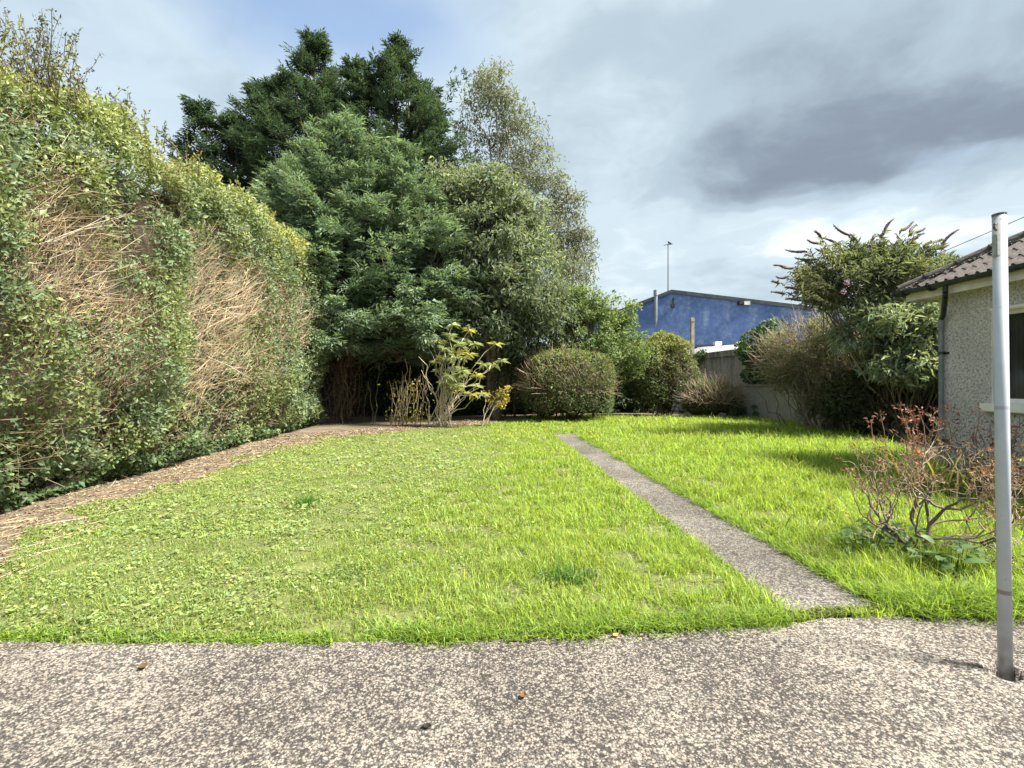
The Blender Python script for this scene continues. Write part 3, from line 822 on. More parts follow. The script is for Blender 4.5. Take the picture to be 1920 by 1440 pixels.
bm = bmesh.new()
front = [bm.verts.new(p - sb) for p in (lo[0], lo[3], shed_pts[3], shed_pts[2], shed_pts[1], shed_pts[0])]
backv = [bm.verts.new(p - sb + back) for p in (lo[0], lo[3], shed_pts[3], shed_pts[2], shed_pts[1], shed_pts[0])]
bm.faces.new(front); bm.faces.new(backv[::-1])
for i in range(6): k = (i + 1) % 6; bm.faces.new((front[k], front[i], backv[i], backv[k]))
bobj('wall', bm, BLUE, shed)
bm = bmesh.new(); out = np.array([.0, -.18, 0])
for a, b in zip(shed_pts[:-1], shed_pts[1:]):
    P = [a + out + [0, 0, -.14], b + out + [0, 0, -.14], b + out + [0, 0, .16], a + out + [0, 0, .16]]
    Q = [a + back + [0, 0, .02], b + back + [0, 0, .02], b + back + [0, 0, .17], a + back + [0, 0, .17]]
    vp = [bm.verts.new(v - sb) for v in P]; vq = [bm.verts.new(v - sb) for v in Q]
    bm.faces.new(vp); bm.faces.new((vp[3], vp[2], vq[2], vq[3])); bm.faces.new((vp[0], vq[0], vq[1], vp[1])); bm.faces.new((vp[0], vp[3], vq[3], vq[0])); bm.faces.new((vp[1], vq[1], vq[2], vp[2]))
bobj('roof', bm, TRIM, shed)
off = np.array([0, -.12, 0])
ge = Geo(); a = BW(1228, 541) + off * 2; b = BW(1228, 660) + off * 2; tubes(ge, [b], [a], .16, .16, (.2, .2, .2), 10)
tubes(ge, [a - [0, 0, .5]], [a], .20, .20, (.2, .2, .2), 10)
ge.build('vent_pipe', M_plain('flue_grey', (.22, .26, .30), .5, .15, 2), shed)
ge = Geo(); a = BW(1391, 564); ge2 = bmesh.new()
bbox(ge2, a[0] - .42 - sb[0], a[0] + .30 - sb[0], a[1] - .45 - sb[1], a[1] - sb[1], a[2] - .22, a[2] + .12, .03)
fl_ = bobj('floodlight', ge2, DARKP, shed)
bm = bmesh.new(); bbox(bm, a[0] - .05 - sb[0], a[0] + .45 - sb[0], a[1] - .55 - sb[1], a[1] - .451 - sb[1], a[2] - .25, a[2] + .05); bobj('lens', bm, M_plain('lamp_lens', (.5, .53, .5), .3, .1, 4), fl_)
bm = bmesh.new(); a = BW(1257, 566)
bbox(bm, a[0] - .04 - sb[0], a[0] + .28 - sb[0], a[1] - .35 - sb[1], a[1] + .05 - sb[1], a[2] - .35, a[2] - .05); bbox(bm, a[0] + .12 - sb[0], a[0] + .22 - sb[0], a[1] - .25 - sb[1], a[1] + .05 - sb[1], a[2] - .05, a[2] + .5)
bobj('cable_bracket', bm, GUT, shed)
ge = Geo(); pts = [BW(1347, 570) + off, BW(1347, 577) + off, BW(1343, 584) + off, BW(1341, 600) + off, BW(1340, 640) + off]; poly(ge, pts, .03, .03, (.35, .42, .55), 5); ge.build('crack_line', M_plain('pale_crack', (.24, .31, .45), .7, .1, 3), shed)  # thin tube drawn for the pale crack streak in the blue paint
# aerial on the roof
a = BW(1254, 546); b = BW(1254, 452)
aer = thing('aerial_mast', 'thin grey aerial mast with short crossbar on the blue building roof', 'aerial', (a[0], a[1] + .2, a[2] - .25))
ge = Geo(); o3 = np.array([0, .2, 0]); tubes(ge, [a + o3 - [0, 0, .4]], [b + o3], .055, .04, (.2, .2, .2), 8); ge.build('mast', M_plain('mast_grey', (.13, .14, .15), .5, .1, 3, metal=.5), aer)
ge = Geo(); tubes(ge, [b + o3 + [-.38, 0, -.12]], [b + o3 + [.42, 0, -.02]], .03, .03, (.2, .2, .2), 6); ge.build('crossbar', GUT, aer)
ge = Geo(); tubes(ge, [b + o3 + [-.02, 0, .22], b + o3 + [.10, 0, .10]], [b + o3 + [.10, 0, .10], b + o3 + [.36, 0, -.04]], [.03, .10], [.10, .02], (.2, .2, .2), 7); ge.build('aerial_head', GUT, aer)
# low roofs and vents seen over the wall
for i, (px0, px1, pyb, pyt) in enumerate([(1310, 1345, 656, 649), (1330, 1372, 655, 645), (1358, 1412, 652, 643)]):
    d = 34 + i * .6; A = W(px0, pyt, d); B = W(px1, pyt, d); base = (A + B) / 2; base[2] = 0
    t = thing('container_roof', ['pale grey sloping shed roof behind the wall, beside the concrete post', 'pale grey sloping shed roof behind the wall, between two others', 'pale grey sloping shed roof behind the wall, beside the ivy'][i], 'shed', base, 'low sheds behind the boundary wall')
    w2 = (B[0] - A[0]) / 2; zt = A[2]; zb = W(px0, pyb, d)[2]
    bm = bmesh.new(); bbox(bm, -w2, w2, 0, 3, 0, zb - .15); bobj('wall', bm, M_plain('shed_wall', (.30, .30, .29), .8, .1, 1), t)
    bm = bmesh.new(); L_ = [(-w2 - .1, -.2, zb - .16), (w2 + .1, -.2, zb - .16), (w2 + .1, -.2, zt), (-w2 * .55, -.2, zt)]
    va = [bm.verts.new(v) for v in L_]; vb = [bm.verts.new((v[0], 3.2, v[2] + .15)) for v in L_]
    bm.faces.new(va); bm.faces.new(vb[::-1])
    for j in range(4): k = (j + 1) % 4; bm.faces.new((va[j], vb[j], vb[k], va[k]))
    bmesh.ops.recalc_face_normals(bm, faces=bm.faces)
    bobj('roof', bm, WHITE, t)
for i, px in enumerate((1345, 1388)):
    d = 38.6; A = W(px, 637, d); t = thing('roof_vent', ['white box vent behind the wall, on the side toward the concrete post', 'white box vent behind the wall, on the side toward the ivy'][i], 'vent', (A[0], A[1], 0), 'white vents behind the boundary wall')
    bobj('duct', bbox(bmesh.new(), -.20, .20, -.2, .2, 0, A[2] - .25), WHITE, t); bobj('cowl', bbox(bmesh.new(), -.26, .26, -.27, .27, A[2] - .249, A[2], .02), WHITE, t)
A0, A1 = W(1305, 643, 38.9), W(1480, 642, 38.9)
lt = thing('lean_to', 'low brown lean-to with dark eaves against the foot of the blue wall', 'shed', (A0[0], A0[1], 0))
bobj('wall', bbox(bmesh.new(), 0, A1[0] - A0[0], 0, .9, 0, A0[2] - .2), M_plain('brown_boards', (.17, .13, .11), .8, .2, 1), lt)
bobj('roof', bbox(bmesh.new(), -.2, A1[0] - A0[0] + .2, -.2, 1.0, A0[2] - .199, A0[2]), GUT, lt)
# concrete post
pp = W(1298, 592, 28.5); post = thing('concrete_post', 'slim lichen-spotted concrete post rising behind the yellow-green bush', 'post', (pp[0], pp[1], 0))
CPOST = M_plain('post_concrete', (.30, .29, .22), .9, .2, 4, bump=.01)
bobj('shaft', bbox(bmesh.new(), -.10, .10, -.1, .1, -.1, pp[2] - .25, .015), CPOST, post)
bobj('head', bbox(bmesh.new(), -.13, .10, -.12, .12, pp[2] - .252, pp[2], .02), CPOST, post)
# overhead cable
pa, pb = np.array([11.32, 4.75, 5.86]), BW(1500, 573) + [0, .2, .05]
ge = Geo(); t = np.linspace(0, 1, 41)[:, None]; pts = pa + (pb - pa) * t; pts[:, 2] -= .25 * np.sin(np.pi * t[:, 0])
poly(ge, pts, .008, .018, (.1, .1, .1), 6)
cab = ge.build('overhead_cable', GUT); tag(cab, 'thin overhead cable running from the tiled roof to the blue building', 'cable')
ge = Geo(); inv = Matrix.Rotation(-HRZ, 3, 'Z'); lp = inv @ (Vector(pa) - house.location)
tubes(ge, [(lp.x, lp.y, 5.2)], [(lp.x, lp.y, lp.z + .06)], .03, .025, (.1, .1, .1), 8); ge.build('cable_bracket', GUT, house, local=True)

# ================================================================ TALL HEDGE ON THE LEFT
HX = lambda y: -5.76 - (y - 5.4) * .1143
HTOP = lambda y: np.interp(y, [2, 5, 8, 11, 15, 18], [5.2, 5.3, 5.55, 5.8, 6.0, 5.95])
def hedge_pt(y, s):
    """s: 0 at the foot, 1 at the shoulder, 1.5 across the top; returns point and outward normal of the clipped face"""
    top = HTOP(y)
    z = np.minimum(s, 1) * (top - .75)
    bul = .10 + .50 * np.sin(np.pi * np.clip(z / (top), 0, 1)) ** .8 - .35 * np.clip(1 - z / .7, 0, 1) ** 1.5
    t = np.clip((s - 1) / .5, 0, 1); a = t * math.pi / 2
    x = HX(y) + bul - np.where(s > 1, .75 * (1 - np.cos(a)) + .9 * np.clip(t - .6, 0, 1), 0)
    z = z + np.where(s > 1, .75 * np.sin(a), 0)
    nz = np.where(s > 1, np.sin(a), .0) + .05
    N = np.c_[np.where(s > 1, np.cos(a), 1.0), np.zeros(len(y)), nz]
    e = np.clip((y - 17.0) / 1.2, 0, 1)                    # rounded far end
    x = x - .9 * e ** 2.2; N = N + np.c_[np.zeros(len(y)), e * 1.2, np.zeros(len(y))]
    return np.c_[x, y, z], unit(N)
def bare(y, z):
    """where last season's cutting left dry twigs and few leaves"""
    b = 1.15 * np.exp(-((y - 9.9 - (z - 3.2) * 1.3) / 2.3) ** 2 - ((z - 3.3) / 1.15) ** 2)
    b = np.maximum(b, .95 * np.exp(-((y - 5.7) / .8) ** 2 - ((z - 3.1) / 1.1) ** 2))
    b = np.maximum(b, .8 * np.exp(-((y - 8.2) / 1.5) ** 2 - ((z - 1.7) / .7) ** 2))
    b = np.maximum(b, .9 * np.exp(-((y - 13) / 2.2) ** 2 - ((z - 3.4) / 1.2) ** 2))
    b = np.maximum(b, .75 * np.exp(-((y - 11.5) / 2.6) ** 2 - ((z - 1.8) / .8) ** 2))
    return (b + (fbm(np.c_[y * .9, z * .9], 71) - .5) * 1.1) * np.clip((HTOP(y) - .75 - z) / .9, 0, 1)
hedge = thing('hedge', 'very tall overgrown privet hedge with bare dry twigs showing along the lawn', 'hedge', (-6.8, 10, 0))
n = 142000
y = 3.2 * (18.3 / 3.2) ** rng.random(n); s = rng.random(n) * 1.45
P, N = hedge_pt(y, s)
lump = fbm(P * 1.5, 73, 3); hol = fbm(P * np.array([1.1, .9, 1.1]), 74, 2)
br = bare(y, P[:, 2])
keep = rng.random(n) < np.clip(1.10 - .66 * np.clip(br, 0, 1) - .40 * np.clip(br, 0, 1) * (y < 7), .12, 1) * np.clip((lump - .29) * 5, .10, 1)
y, s, P, N, lump, br, hol = [a[keep] for a in (y, s, P, N, lump, br, hol)]; n = len(y)
dep = (lump - .55) * .75 + (fbm(P * .55, 76, 2) - .5) * .8 - rng.exponential(.12, n) - .07 * np.clip(br, 0, 1) + .10 * (rng.random(n) < .25)
P = P + N * dep[:, None]
P[:, 2] = np.maximum(P[:, 2], .05 + .25 * rng.random(n))
D = unit(randu(n) + N * .45 + [0, 0, .35]); LN = unit(randu(n) * .9 + N * .8 + [0, 0, .5])
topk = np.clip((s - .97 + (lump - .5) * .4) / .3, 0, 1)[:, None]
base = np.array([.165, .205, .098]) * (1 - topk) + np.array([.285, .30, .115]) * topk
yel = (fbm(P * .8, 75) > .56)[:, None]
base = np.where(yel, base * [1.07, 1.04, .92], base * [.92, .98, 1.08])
L = (.044 + .0029 * y) * np.exp(rng.normal(0, .25, n))
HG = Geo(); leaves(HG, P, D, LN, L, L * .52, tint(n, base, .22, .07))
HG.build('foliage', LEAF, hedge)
# ivy and brambles hanging about the foot
IV = Geo(); n = 6500; y = 3.2 * (18 / 3.2) ** rng.random(n); z = (.5 * rng.random(n) ** 1.8) * (.2 + 1.3 * vn(np.c_[y * 1.4, y * 0], 78) ** 1.5)
P, N = hedge_pt(y, z / 5.2); P[:, 0] += .18 * rng.random(n) + .22 * (fbm(np.c_[y * 1.3, z], 77) - .3); P[:, 2] = .02 + z
D = unit(randu(n) + N * .5 + [0, 0, -.2]); L = (.045 + .002 * y) * np.exp(rng.normal(0, .25, n))
leaves(IV, P, D, unit(randu(n) * .6 + N + [0, 0, .6]), L, L * .85, tint(n, (.075, .115, .045), .35, .1))
IV.build('ivy', LEAF, hedge)
# dry twigs
TW = Geo()
def twigset(n, ylo, yhi, smin, smax, thr, L0, L1, r, col, outk):
    y = ylo * (yhi / ylo) ** rng.random(n); s = smin + (smax - smin) * rng.random(n)
    P, N = hedge_pt(y, s); br = bare(y, P[:, 2])
    k = br > thr + .25 * rng.random(n); y, s, P, N = y[k], s[k], P[k], N[k]; m = len(y)
    if m == 0: return
    P = P - N * (.16 + .26 * rng.random(m))[:, None]
    d = unit(np.c_[np.full(m, .22) + rng.normal(0, .28, m) + outk, rng.normal(.45, .40, m), rng.normal(.62, .38, m)])
    L = L0 + (L1 - L0) * rng.random(m) ** 1.6
    rr = r * (1 + .08 * y)
    mid = P + d * (L * .5)[:, None] + randu(m) * (L * .07)[:, None]; end = mid + unit(d + randu(m) * .35) * (L * .5)[:, None]
    c = tint(m, col, .25, .06)
    tubes(TW, P, mid, rr, rr * .8, c); tubes(TW, mid, end, rr * .8, rr * .4, c)
    e2 = mid + unit(d + randu(m) * .8) * (L * .35)[:, None]; tubes(TW, mid, e2, rr * .6, rr * .35, c)
twigset(9000, 4.6, 18, .02, 1.0, .30, .15, .55, .0020, (.42, .33, .215), -.05)
twigset(2000, 4.0, 17, .02, .95, .40, .4, 1.0, .0034, (.46, .37, .25), .0)
twigset(420, 4.4, 7.4, .05, .95, .25, .4, 1.1, .0046, (.46, .38, .27), .12)
n = 2500; y = 3.4 * (18 / 3.4) ** rng.random(n); s = rng.random(n) * 1.1; P, N = hedge_pt(y, s); d = unit(randu(n) * .8 + N * .3 + [0, .2, .5]); L = .2 + .4 * rng.random(n)
P = P - N * .2; tubes(TW, P, P + d * L[:, None], .002 + .0003 * y, .0012 + .0002 * y, tint(n, (.30, .22, .14), .25))
TW.build('dry_twigs', DRY, hedge)
# stems, and an opaque core sheet coloured as the hedge's inner shade
ST = Geo()
for yy in np.arange(3.6, 18, .42):
    p0 = np.array([HX(yy) - .55 + rng.normal(0, .12), yy, -.02])
    for j in range(4):
        p1 = p0 + [rng.normal(.25, .3), rng.normal(.3, .5), 2.2 + 2.6 * rng.random()]
        poly(ST, wob(p0, p1, 6, .22), .035, .010, (.20, .155, .11), 5)
ST.build('stems', BARK, hedge)
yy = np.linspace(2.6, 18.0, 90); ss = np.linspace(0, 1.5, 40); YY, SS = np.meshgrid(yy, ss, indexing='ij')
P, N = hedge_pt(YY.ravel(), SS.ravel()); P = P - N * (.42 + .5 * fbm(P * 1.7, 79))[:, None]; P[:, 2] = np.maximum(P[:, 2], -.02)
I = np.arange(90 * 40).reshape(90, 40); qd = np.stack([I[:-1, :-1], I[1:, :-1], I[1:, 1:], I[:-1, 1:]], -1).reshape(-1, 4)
CORE = M_soil('inner_shade', (.018, .013, .009), (.05, .035, .022), (.09, .065, .04))  # near-black brown puts the shade inside hedges and bushes into the colour
ge = Geo(); ge.add(P, np.concatenate([qd[:, [0, 1, 2]], qd[:, [0, 2, 3]]]), (.03, .02, .015), True); ge.build('shade_core', CORE, hedge)
# leafy shoots standing up from the top
SH = Geo(); SS_ = Geo()
def shoot(p0, p1, nl, L, col, geo=SH, sg=SS_, r=.008):
    pts = wob(p0, p1, 5, .12); poly(sg, pts, r, r * .4, (.14, .11, .08), 4)
    t = rng.random(nl) ** .8; i = np.minimum((t * 5).astype(int), 4); f = t * 5 - i
    q_ = pts[i] + (pts[i + 1] - pts[i]) * f[:, None]
    d = unit(randu(nl) + unit(p1 - p0) * .6)
    leaves(geo, q_ + randu(nl) * .03, d, randu(nl) + [0, 0, .6], L * np.exp(rng.normal(0, .25, nl)), L * .5, tint(nl, col, .25, .08))
for k in range(150):
    yy = 4.2 * (17.5 / 4.2) ** rng.random(); p, nn = hedge_pt(np.array([yy]), np.array([1.15 + .35 * rng.random()])); p = p[0]
    h = .25 + .45 * rng.random() ** 2
    shoot(p - [0, 0, .15], p + [rng.normal(0, .18), rng.normal(0, .2), h], 26, .042 + .0022 * yy, (.28, .28, .10) if rng.random() < .6 else (.13, .15, .05))
for (px, py, h, n_) in [(95, 15, 1.15, 9), (60, 45, 1.0, 9), (20, 40, .9, 8), (125, 60, .8, 6), (165, 160, .55, 4), (245, 180, .6, 4), (300, 225, .4, 3), (10, 90, .8, 6)]:
    yy = 5.9 if px < 150 else 7.2; tip = W(px, py, yy)
    for j in range(n_):
        t1 = tip + [rng.normal(0, .12), rng.normal(0, .2), rng.normal(-.05, .10)]
        shoot(tip + [-.12 + rng.normal(0, .15), .1, -h], t1, 42, .042, (.10, .11, .06), r=.007)
SH.build('top_shoots', LEAFM, hedge); SS_.build('shoot_stems', BARK, hedge)

# ================================================================ TREES
def limb_tree(name, label, base, group='trees at the end of the garden'):
    return thing(name, label, 'tree', (base[0], base[1], -.02), group)
def sprays(geo, P, D, L, col, fan=6, wid=.30, droop=.25):
    """flat feathery conifer sprays: short side shoots set along a drooping axis"""
    n = len(P); D = unit(D); up = unit(randu(n) * .5 + [0, 0, 1.0]); S = unit(np.cross(D, up))
    for k in range(fan):
        t = k / (fan - 1); f = 0 if k == fan - 1 else (1 if k % 2 else -1)
        d = unit(D + S * f * (.95 - .3 * t) + randu(n) * .22 - up * .25 * t); st = P + D * (L * t * .75)[:, None] - up * (L * .22 * t * t)[:, None]
        l = L * (.52 - .14 * t) * np.exp(rng.normal(0, .18, n))
        leaves(geo, st, d, up + randu(n) * .35, l, l * wid, col * np.exp(rng.normal(0, .12, (n, 1))), droop, .03)
def conifer(tree, leaders, col, tipcol, spl=.40, per=40, crown=None, bark=(.13, .095, .07), rise=.45):
    """leaders: (x, y, z bottom, z top, radius, branches, shape power)"""
    cr, tr = Geo(), Geo(); loc = np.array(tree.location)
    for (lx, ly, zb, zt, R, nb, pw) in leaders:
        main = leaders[0]; st0 = (lx, ly, -.1) if (lx, ly) == main[:2] else (main[0], main[1], 1.3 + rng.random())
        poly(tr, wob(st0, (lx, ly, zt - .4), 8, .10), .05 + .009 * zt, .02, bark, 7)
        u = np.sort(rng.random(nb)); z = zb + (zt - zb) * u
        r = R * np.clip(1 - u ** pw, .06, 1) * (.55 + .75 * rng.random(nb)) * np.clip(.55 + u * 3, .6, 1)
        az = rng.random(nb) * 6.283 + np.arange(nb) * 2.4
        th = rise + rng.normal(0, .16, nb) + .45 * u
        for i in range(nb):
            dr = np.array([math.cos(az[i]) * math.cos(th[i]), math.sin(az[i]) * math.cos(th[i]), math.sin(th[i])])
            p0 = np.array([lx, ly, z[i] - .25 * r[i]]); L = max(r[i], .35)
            tip = p0 + dr * L / max(math.cos(th[i]), .5)
            tubes(tr, [p0], [tip], .012 + .008 * L, .006, (.16, .11, .08), 4)
            m = int(per * (.4 + .45 * L)); t = .30 + .72 * rng.random(m) ** .7
            wdt = .16 + .20 * L * (1 - .7 * t)
            P = p0 + (tip - p0) * t[:, None] + randu(m) * wdt[:, None] * [1, 1, .45]
            P[:, 2] -= .10 * L * t * (1 - t)
            Dd = unit(unit(tip - p0) * 1.0 + randu(m) * .65 + [0, 0, .12])
            k = np.clip(t + rng.normal(0, .15, m), 0, 1)[:, None] ** 2
            base = np.asarray(col) * (1 - k) + np.asarray(tipcol) * k
            sprays(cr, P, Dd, spl * np.exp(rng.normal(0, .2, m)), tint(m, base, .16, .05))
        m = 80; dz = 1.6 * rng.random(m) ** .8; P = np.c_[lx + rng.normal(0, 1, m) * (.03 + .20 * dz), ly + rng.normal(0, 1, m) * (.03 + .20 * dz), zt - dz]
        sprays(cr, P, randu(m) * .55 + [0, 0, 1], np.full(m, spl * .95), tint(m, tipcol, .15, .05))
    cr.build('crown', NEEDLE, tree); tr.build('trunk', BARK, tree)
def at(px, d): return (px - 960) * d / F
def zt(py, d): return EYE + (HOR - py) * d / F

# far dark cypresses
d = 23.5
dk, dkt = (.036, .062, .043), (.072, .112, .068)
t = limb_tree('cypress_tree', 'tall dark cypress with the highest pointed top at the end of the garden', (at(600, d), d))
conifer(t, [(at(590, d), d, 3, zt(72, d), 4.3, 290, 1.55), (at(480, d), d + .4, 5, zt(150, d), 3.3, 165, 1.5), (at(655, d), d + .5, 5, zt(110, d), 3.0, 140, 1.3), (at(535, d), d - .6, 4, zt(150, d), 2.8, 120, 1.3), (at(440, d), d + .2, 4, zt(225, d), 2.6, 90, 1.4)], dk, dkt, per=29, rise=.30)
t = limb_tree('cypress_tree', 'tall dark cypress with a broad top next to the airy eucalyptus', (at(750, d), d + .5))
conifer(t, [(at(745, d), d, 3, zt(85, d), 4.2, 280, 1.7), (at(805, d), d + .3, 4, zt(160, d), 3.0, 150, 1.8), (at(690, d), d - .2, 4, zt(130, d), 2.8, 120, 1.4), (at(770, d), d - .5, 4, zt(130, d), 2.6, 100, 1.5)], dk, dkt, per=29, rise=.30)
t = limb_tree('cypress_tree', 'lower dark cypress rising just behind the tall hedge', (at(385, d - 1), d - 1))
conifer(t, [(at(372, d - 1), d - 1, 3, zt(188, d - 1), 2.9, 130, 1.3), (at(425, d - 1), d - .6, 3, zt(215, d - 1), 2.7, 100, 1.3), (at(335, d - 1), d - .6, 3, zt(260, d - 1), 2.3, 70, 1.3)], dk, dkt, per=29, rise=.30)
# lighter cypress in front
d = 18.8
t = limb_tree('cypress_tree', 'broad lighter green cypress with drooping skirts behind the loose pale shrub', (at(670, d), d))
conifer(t, [(at(640, d), d, 2.9, zt(228, d), 3.3, 190, 2.3), (at(560, d), d + .2, 3.0, zt(300, d), 2.2, 110, 2.2), (at(745, d), d - .2, 2.7, zt(285, d), 2.5, 150, 2.4), (at(800, d), d + .2, 2.8, zt(330, d), 2.1, 90, 2.6), (at(640, d), d - 1.6, 2.8, zt(430, d), 2.2, 110, 2.6), (at(500, d), d + .6, 2.9, zt(300, d), 1.7, 60, 2.0)],
        (.105, .158, .112), (.20, .268, .182), spl=.38, per=41, rise=.18)

def clumptree(tree, ells, col, tipcol, leafL, leafW, per, crad, base, limbs=10, droop=.15, trunk_r=.16, bark=(.15, .12, .09), mat=LEAFM, shell=.55, gap=.0, dirbias=(0, 0, .2), seed=0, limb_r=.05, nbias=.5):
    """ells: (centre x, y, z, rx, ry, rz, clumps); every clump is a loose ball of leaves on a limb end"""
    cr, tr = Geo(), Geo(); base = np.asarray(base, float)
    for (ex, ey, ez, rx, ry, rz_e, nc) in ells:
        cen = np.array([ex, ey, ez]); R = np.array([rx, ry, rz_e])
        dirs = randu(nc); rad = (shell + (1 - shell) * rng.random(nc)) ** .6 * (1 + .12 * rng.normal(size=nc))
        C = cen + dirs * R * rad[:, None]
        if gap: C = C[fbm(C * .5, seed + 5) > gap]
        C = C[C[:, 2] > .25]
        fork = base + (cen - base) * .45; fork[2] = max(.3, cen[2] - rz_e * .75) if cen[2] - rz_e * .75 > 0 else .4
        poly(tr, wob(base, fork, 5, .12), trunk_r, trunk_r * .75, bark, 7)
        poly(tr, wob(fork, cen + [0, 0, rz_e * .35], 6, .12), trunk_r * .75, limb_r * .5, bark, 6)
        for c in C[rng.permutation(len(C))[:limbs]]:
            st = fork + (cen - fork) * rng.random() * .9
            poly(tr, wob(st, c, 6, .16), limb_r, limb_r * .2, bark, 5)
        m = len(C) * per; ci = np.repeat(np.arange(len(C)), per)
        cs_ = crad * np.exp(rng.normal(0, .25, len(C)))[ci]
        off = randu(m) * (rng.random(m) ** .45)[:, None] * cs_[:, None] * [1.1, 1.1, .8]
        P = C[ci] + off; P = P[P[:, 2] > .04] if True else P
        ci = ci[:len(P)]; off = off[:len(P)]; m = len(P)
        o = unit((P - cen) / R)
        D = unit(randu(m) + o * .5 + np.array(dirbias)); N = unit(randu(m) * .8 + o * nbias + [0, 0, .6])
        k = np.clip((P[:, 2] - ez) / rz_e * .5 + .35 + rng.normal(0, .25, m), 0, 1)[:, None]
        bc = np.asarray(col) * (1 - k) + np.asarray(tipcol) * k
        L = leafL * np.exp(rng.normal(0, .25, m))
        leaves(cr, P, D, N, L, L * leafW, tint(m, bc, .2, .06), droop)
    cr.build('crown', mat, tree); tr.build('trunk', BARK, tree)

# broad-leaved tree beside the lighter cypress
d = 20.0
t = limb_tree('bay_tree', 'dense mid green broad-leaved tree between the lighter cypress and the eucalyptus', (at(930, d), d))
clumptree(t, [(at(915, d), d, zt(450, d), 2.3, 2.2, 3.0, 130), (at(850, d), d + .3, zt(420, d), 1.6, 1.6, 2.6, 70), (at(980, d), d, zt(530, d), 1.8, 1.9, 2.2, 90), (at(925, d), d - .6, zt(580, d), 2.4, 1.6, 1.7, 80), (at(905, d), d + .2, zt(345, d), 1.1, 1.2, 1.0, 30), (at(960, d), d + .2, zt(420, d), 1.0, 1.1, 1.1, 30)],
          (.14, .178, .122), (.255, .29, .195), .20, .34, 105, .52, (at(930, d), d, -.05), droop=.35, dirbias=(0, 0, -.25))
# eucalyptus
d = 26.0
t = limb_tree('eucalyptus_tree', 'tall airy grey-green eucalyptus with thin pale limbs against the sky', (at(950, d), d))
eu = [(915, 190, 1.25, 1.15, 26), (965, 225, 1.2, 1.0, 26), (885, 225, .9, 1.3, 16), (990, 285, 1.25, 1.1, 30), (920, 290, 1.3, 1.0, 16), (955, 330, 1.2, .8, 14), (940, 240, 1.0, 1.0, 14), (1020, 350, 1.3, 1.2, 34), (1050, 420, 1.4, 1.3, 38), (1015, 440, 1.4, 1.3, 32), (1075, 470, 1.15, 1.2, 34), (1062, 375, .85, .8, 20), (1045, 520, 1.6, 1.2, 36), (1090, 440, .7, .9, 14), (915, 165, .9, .8, 16), (1085, 520, .8, .8, 14)]
clumptree(t, [(at(px, d), d + rng.normal(0, .6), zt(py, d), rx, rx, rz_e, nc) for (px, py, rx, rz_e, nc) in eu],
          (.150, .165, .125), (.24, .25, .185), .20, .25, 50, .56, (at(945, d), d, -.05), limbs=7, droop=.3, dirbias=(0, 0, -.5), bark=(.40, .36, .31), trunk_r=.055, limb_r=.028, shell=.3, gap=.18)
# small tree toward the blue building
d = 20.5
t = limb_tree('small_tree', 'bushy fresh green small tree standing behind the clipped rounded bush', (at(1110, d), d))
clumptree(t, [(at(1110, d), d, zt(625, d), 1.9, 1.5, 1.7, 90), (at(1085, d), d, zt(575, d), 1.0, 1.0, .9, 26), (at(1150, d), d - .2, zt(660, d), 1.3, 1.1, 1.3, 50), (at(1060, d), d + .3, zt(610, d), 1.0, 1.0, 1.3, 30), (at(1170, d), d, zt(610, d), .5, .5, .5, 8)],
          (.125, .175, .070), (.205, .260, .105), .13, .5, 100, .40, (at(1115, d), d, -.05), trunk_r=.10)
# dark boundary growth behind everything
bh = thing('boundary_hedge', 'dark ivy-choked hedge in deep shade beneath the tall cypresses', 'hedge', (0, 24, 0))
ge = Geo(); n = 30000
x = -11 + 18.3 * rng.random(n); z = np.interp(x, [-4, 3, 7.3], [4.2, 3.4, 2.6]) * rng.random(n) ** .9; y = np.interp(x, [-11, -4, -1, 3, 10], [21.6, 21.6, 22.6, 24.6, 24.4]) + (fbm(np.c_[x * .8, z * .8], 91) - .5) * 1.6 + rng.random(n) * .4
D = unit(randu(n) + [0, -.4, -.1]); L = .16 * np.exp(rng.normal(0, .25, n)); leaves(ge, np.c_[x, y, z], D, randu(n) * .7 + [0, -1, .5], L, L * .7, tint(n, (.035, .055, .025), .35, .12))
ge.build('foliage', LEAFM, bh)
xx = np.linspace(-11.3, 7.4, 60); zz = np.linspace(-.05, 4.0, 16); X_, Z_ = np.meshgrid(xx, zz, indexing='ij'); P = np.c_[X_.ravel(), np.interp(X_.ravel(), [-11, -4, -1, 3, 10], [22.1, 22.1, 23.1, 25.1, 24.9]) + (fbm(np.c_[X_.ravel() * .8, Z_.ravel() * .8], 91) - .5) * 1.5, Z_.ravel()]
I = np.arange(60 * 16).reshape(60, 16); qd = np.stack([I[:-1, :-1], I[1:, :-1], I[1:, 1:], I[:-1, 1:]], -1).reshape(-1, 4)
ge = Geo(); P[:, 2] *= np.interp(P[:, 0], [-4, 3, 7.3], [1, .82, .62]); ge.add(P, np.concatenate([qd[:, [0, 1, 2]], qd[:, [0, 2, 3]]]), (.02, .02, .015), True); ge.build('shade_core', CORE, bh)  # dark core sheet, the hedge's inner shade put into its colour

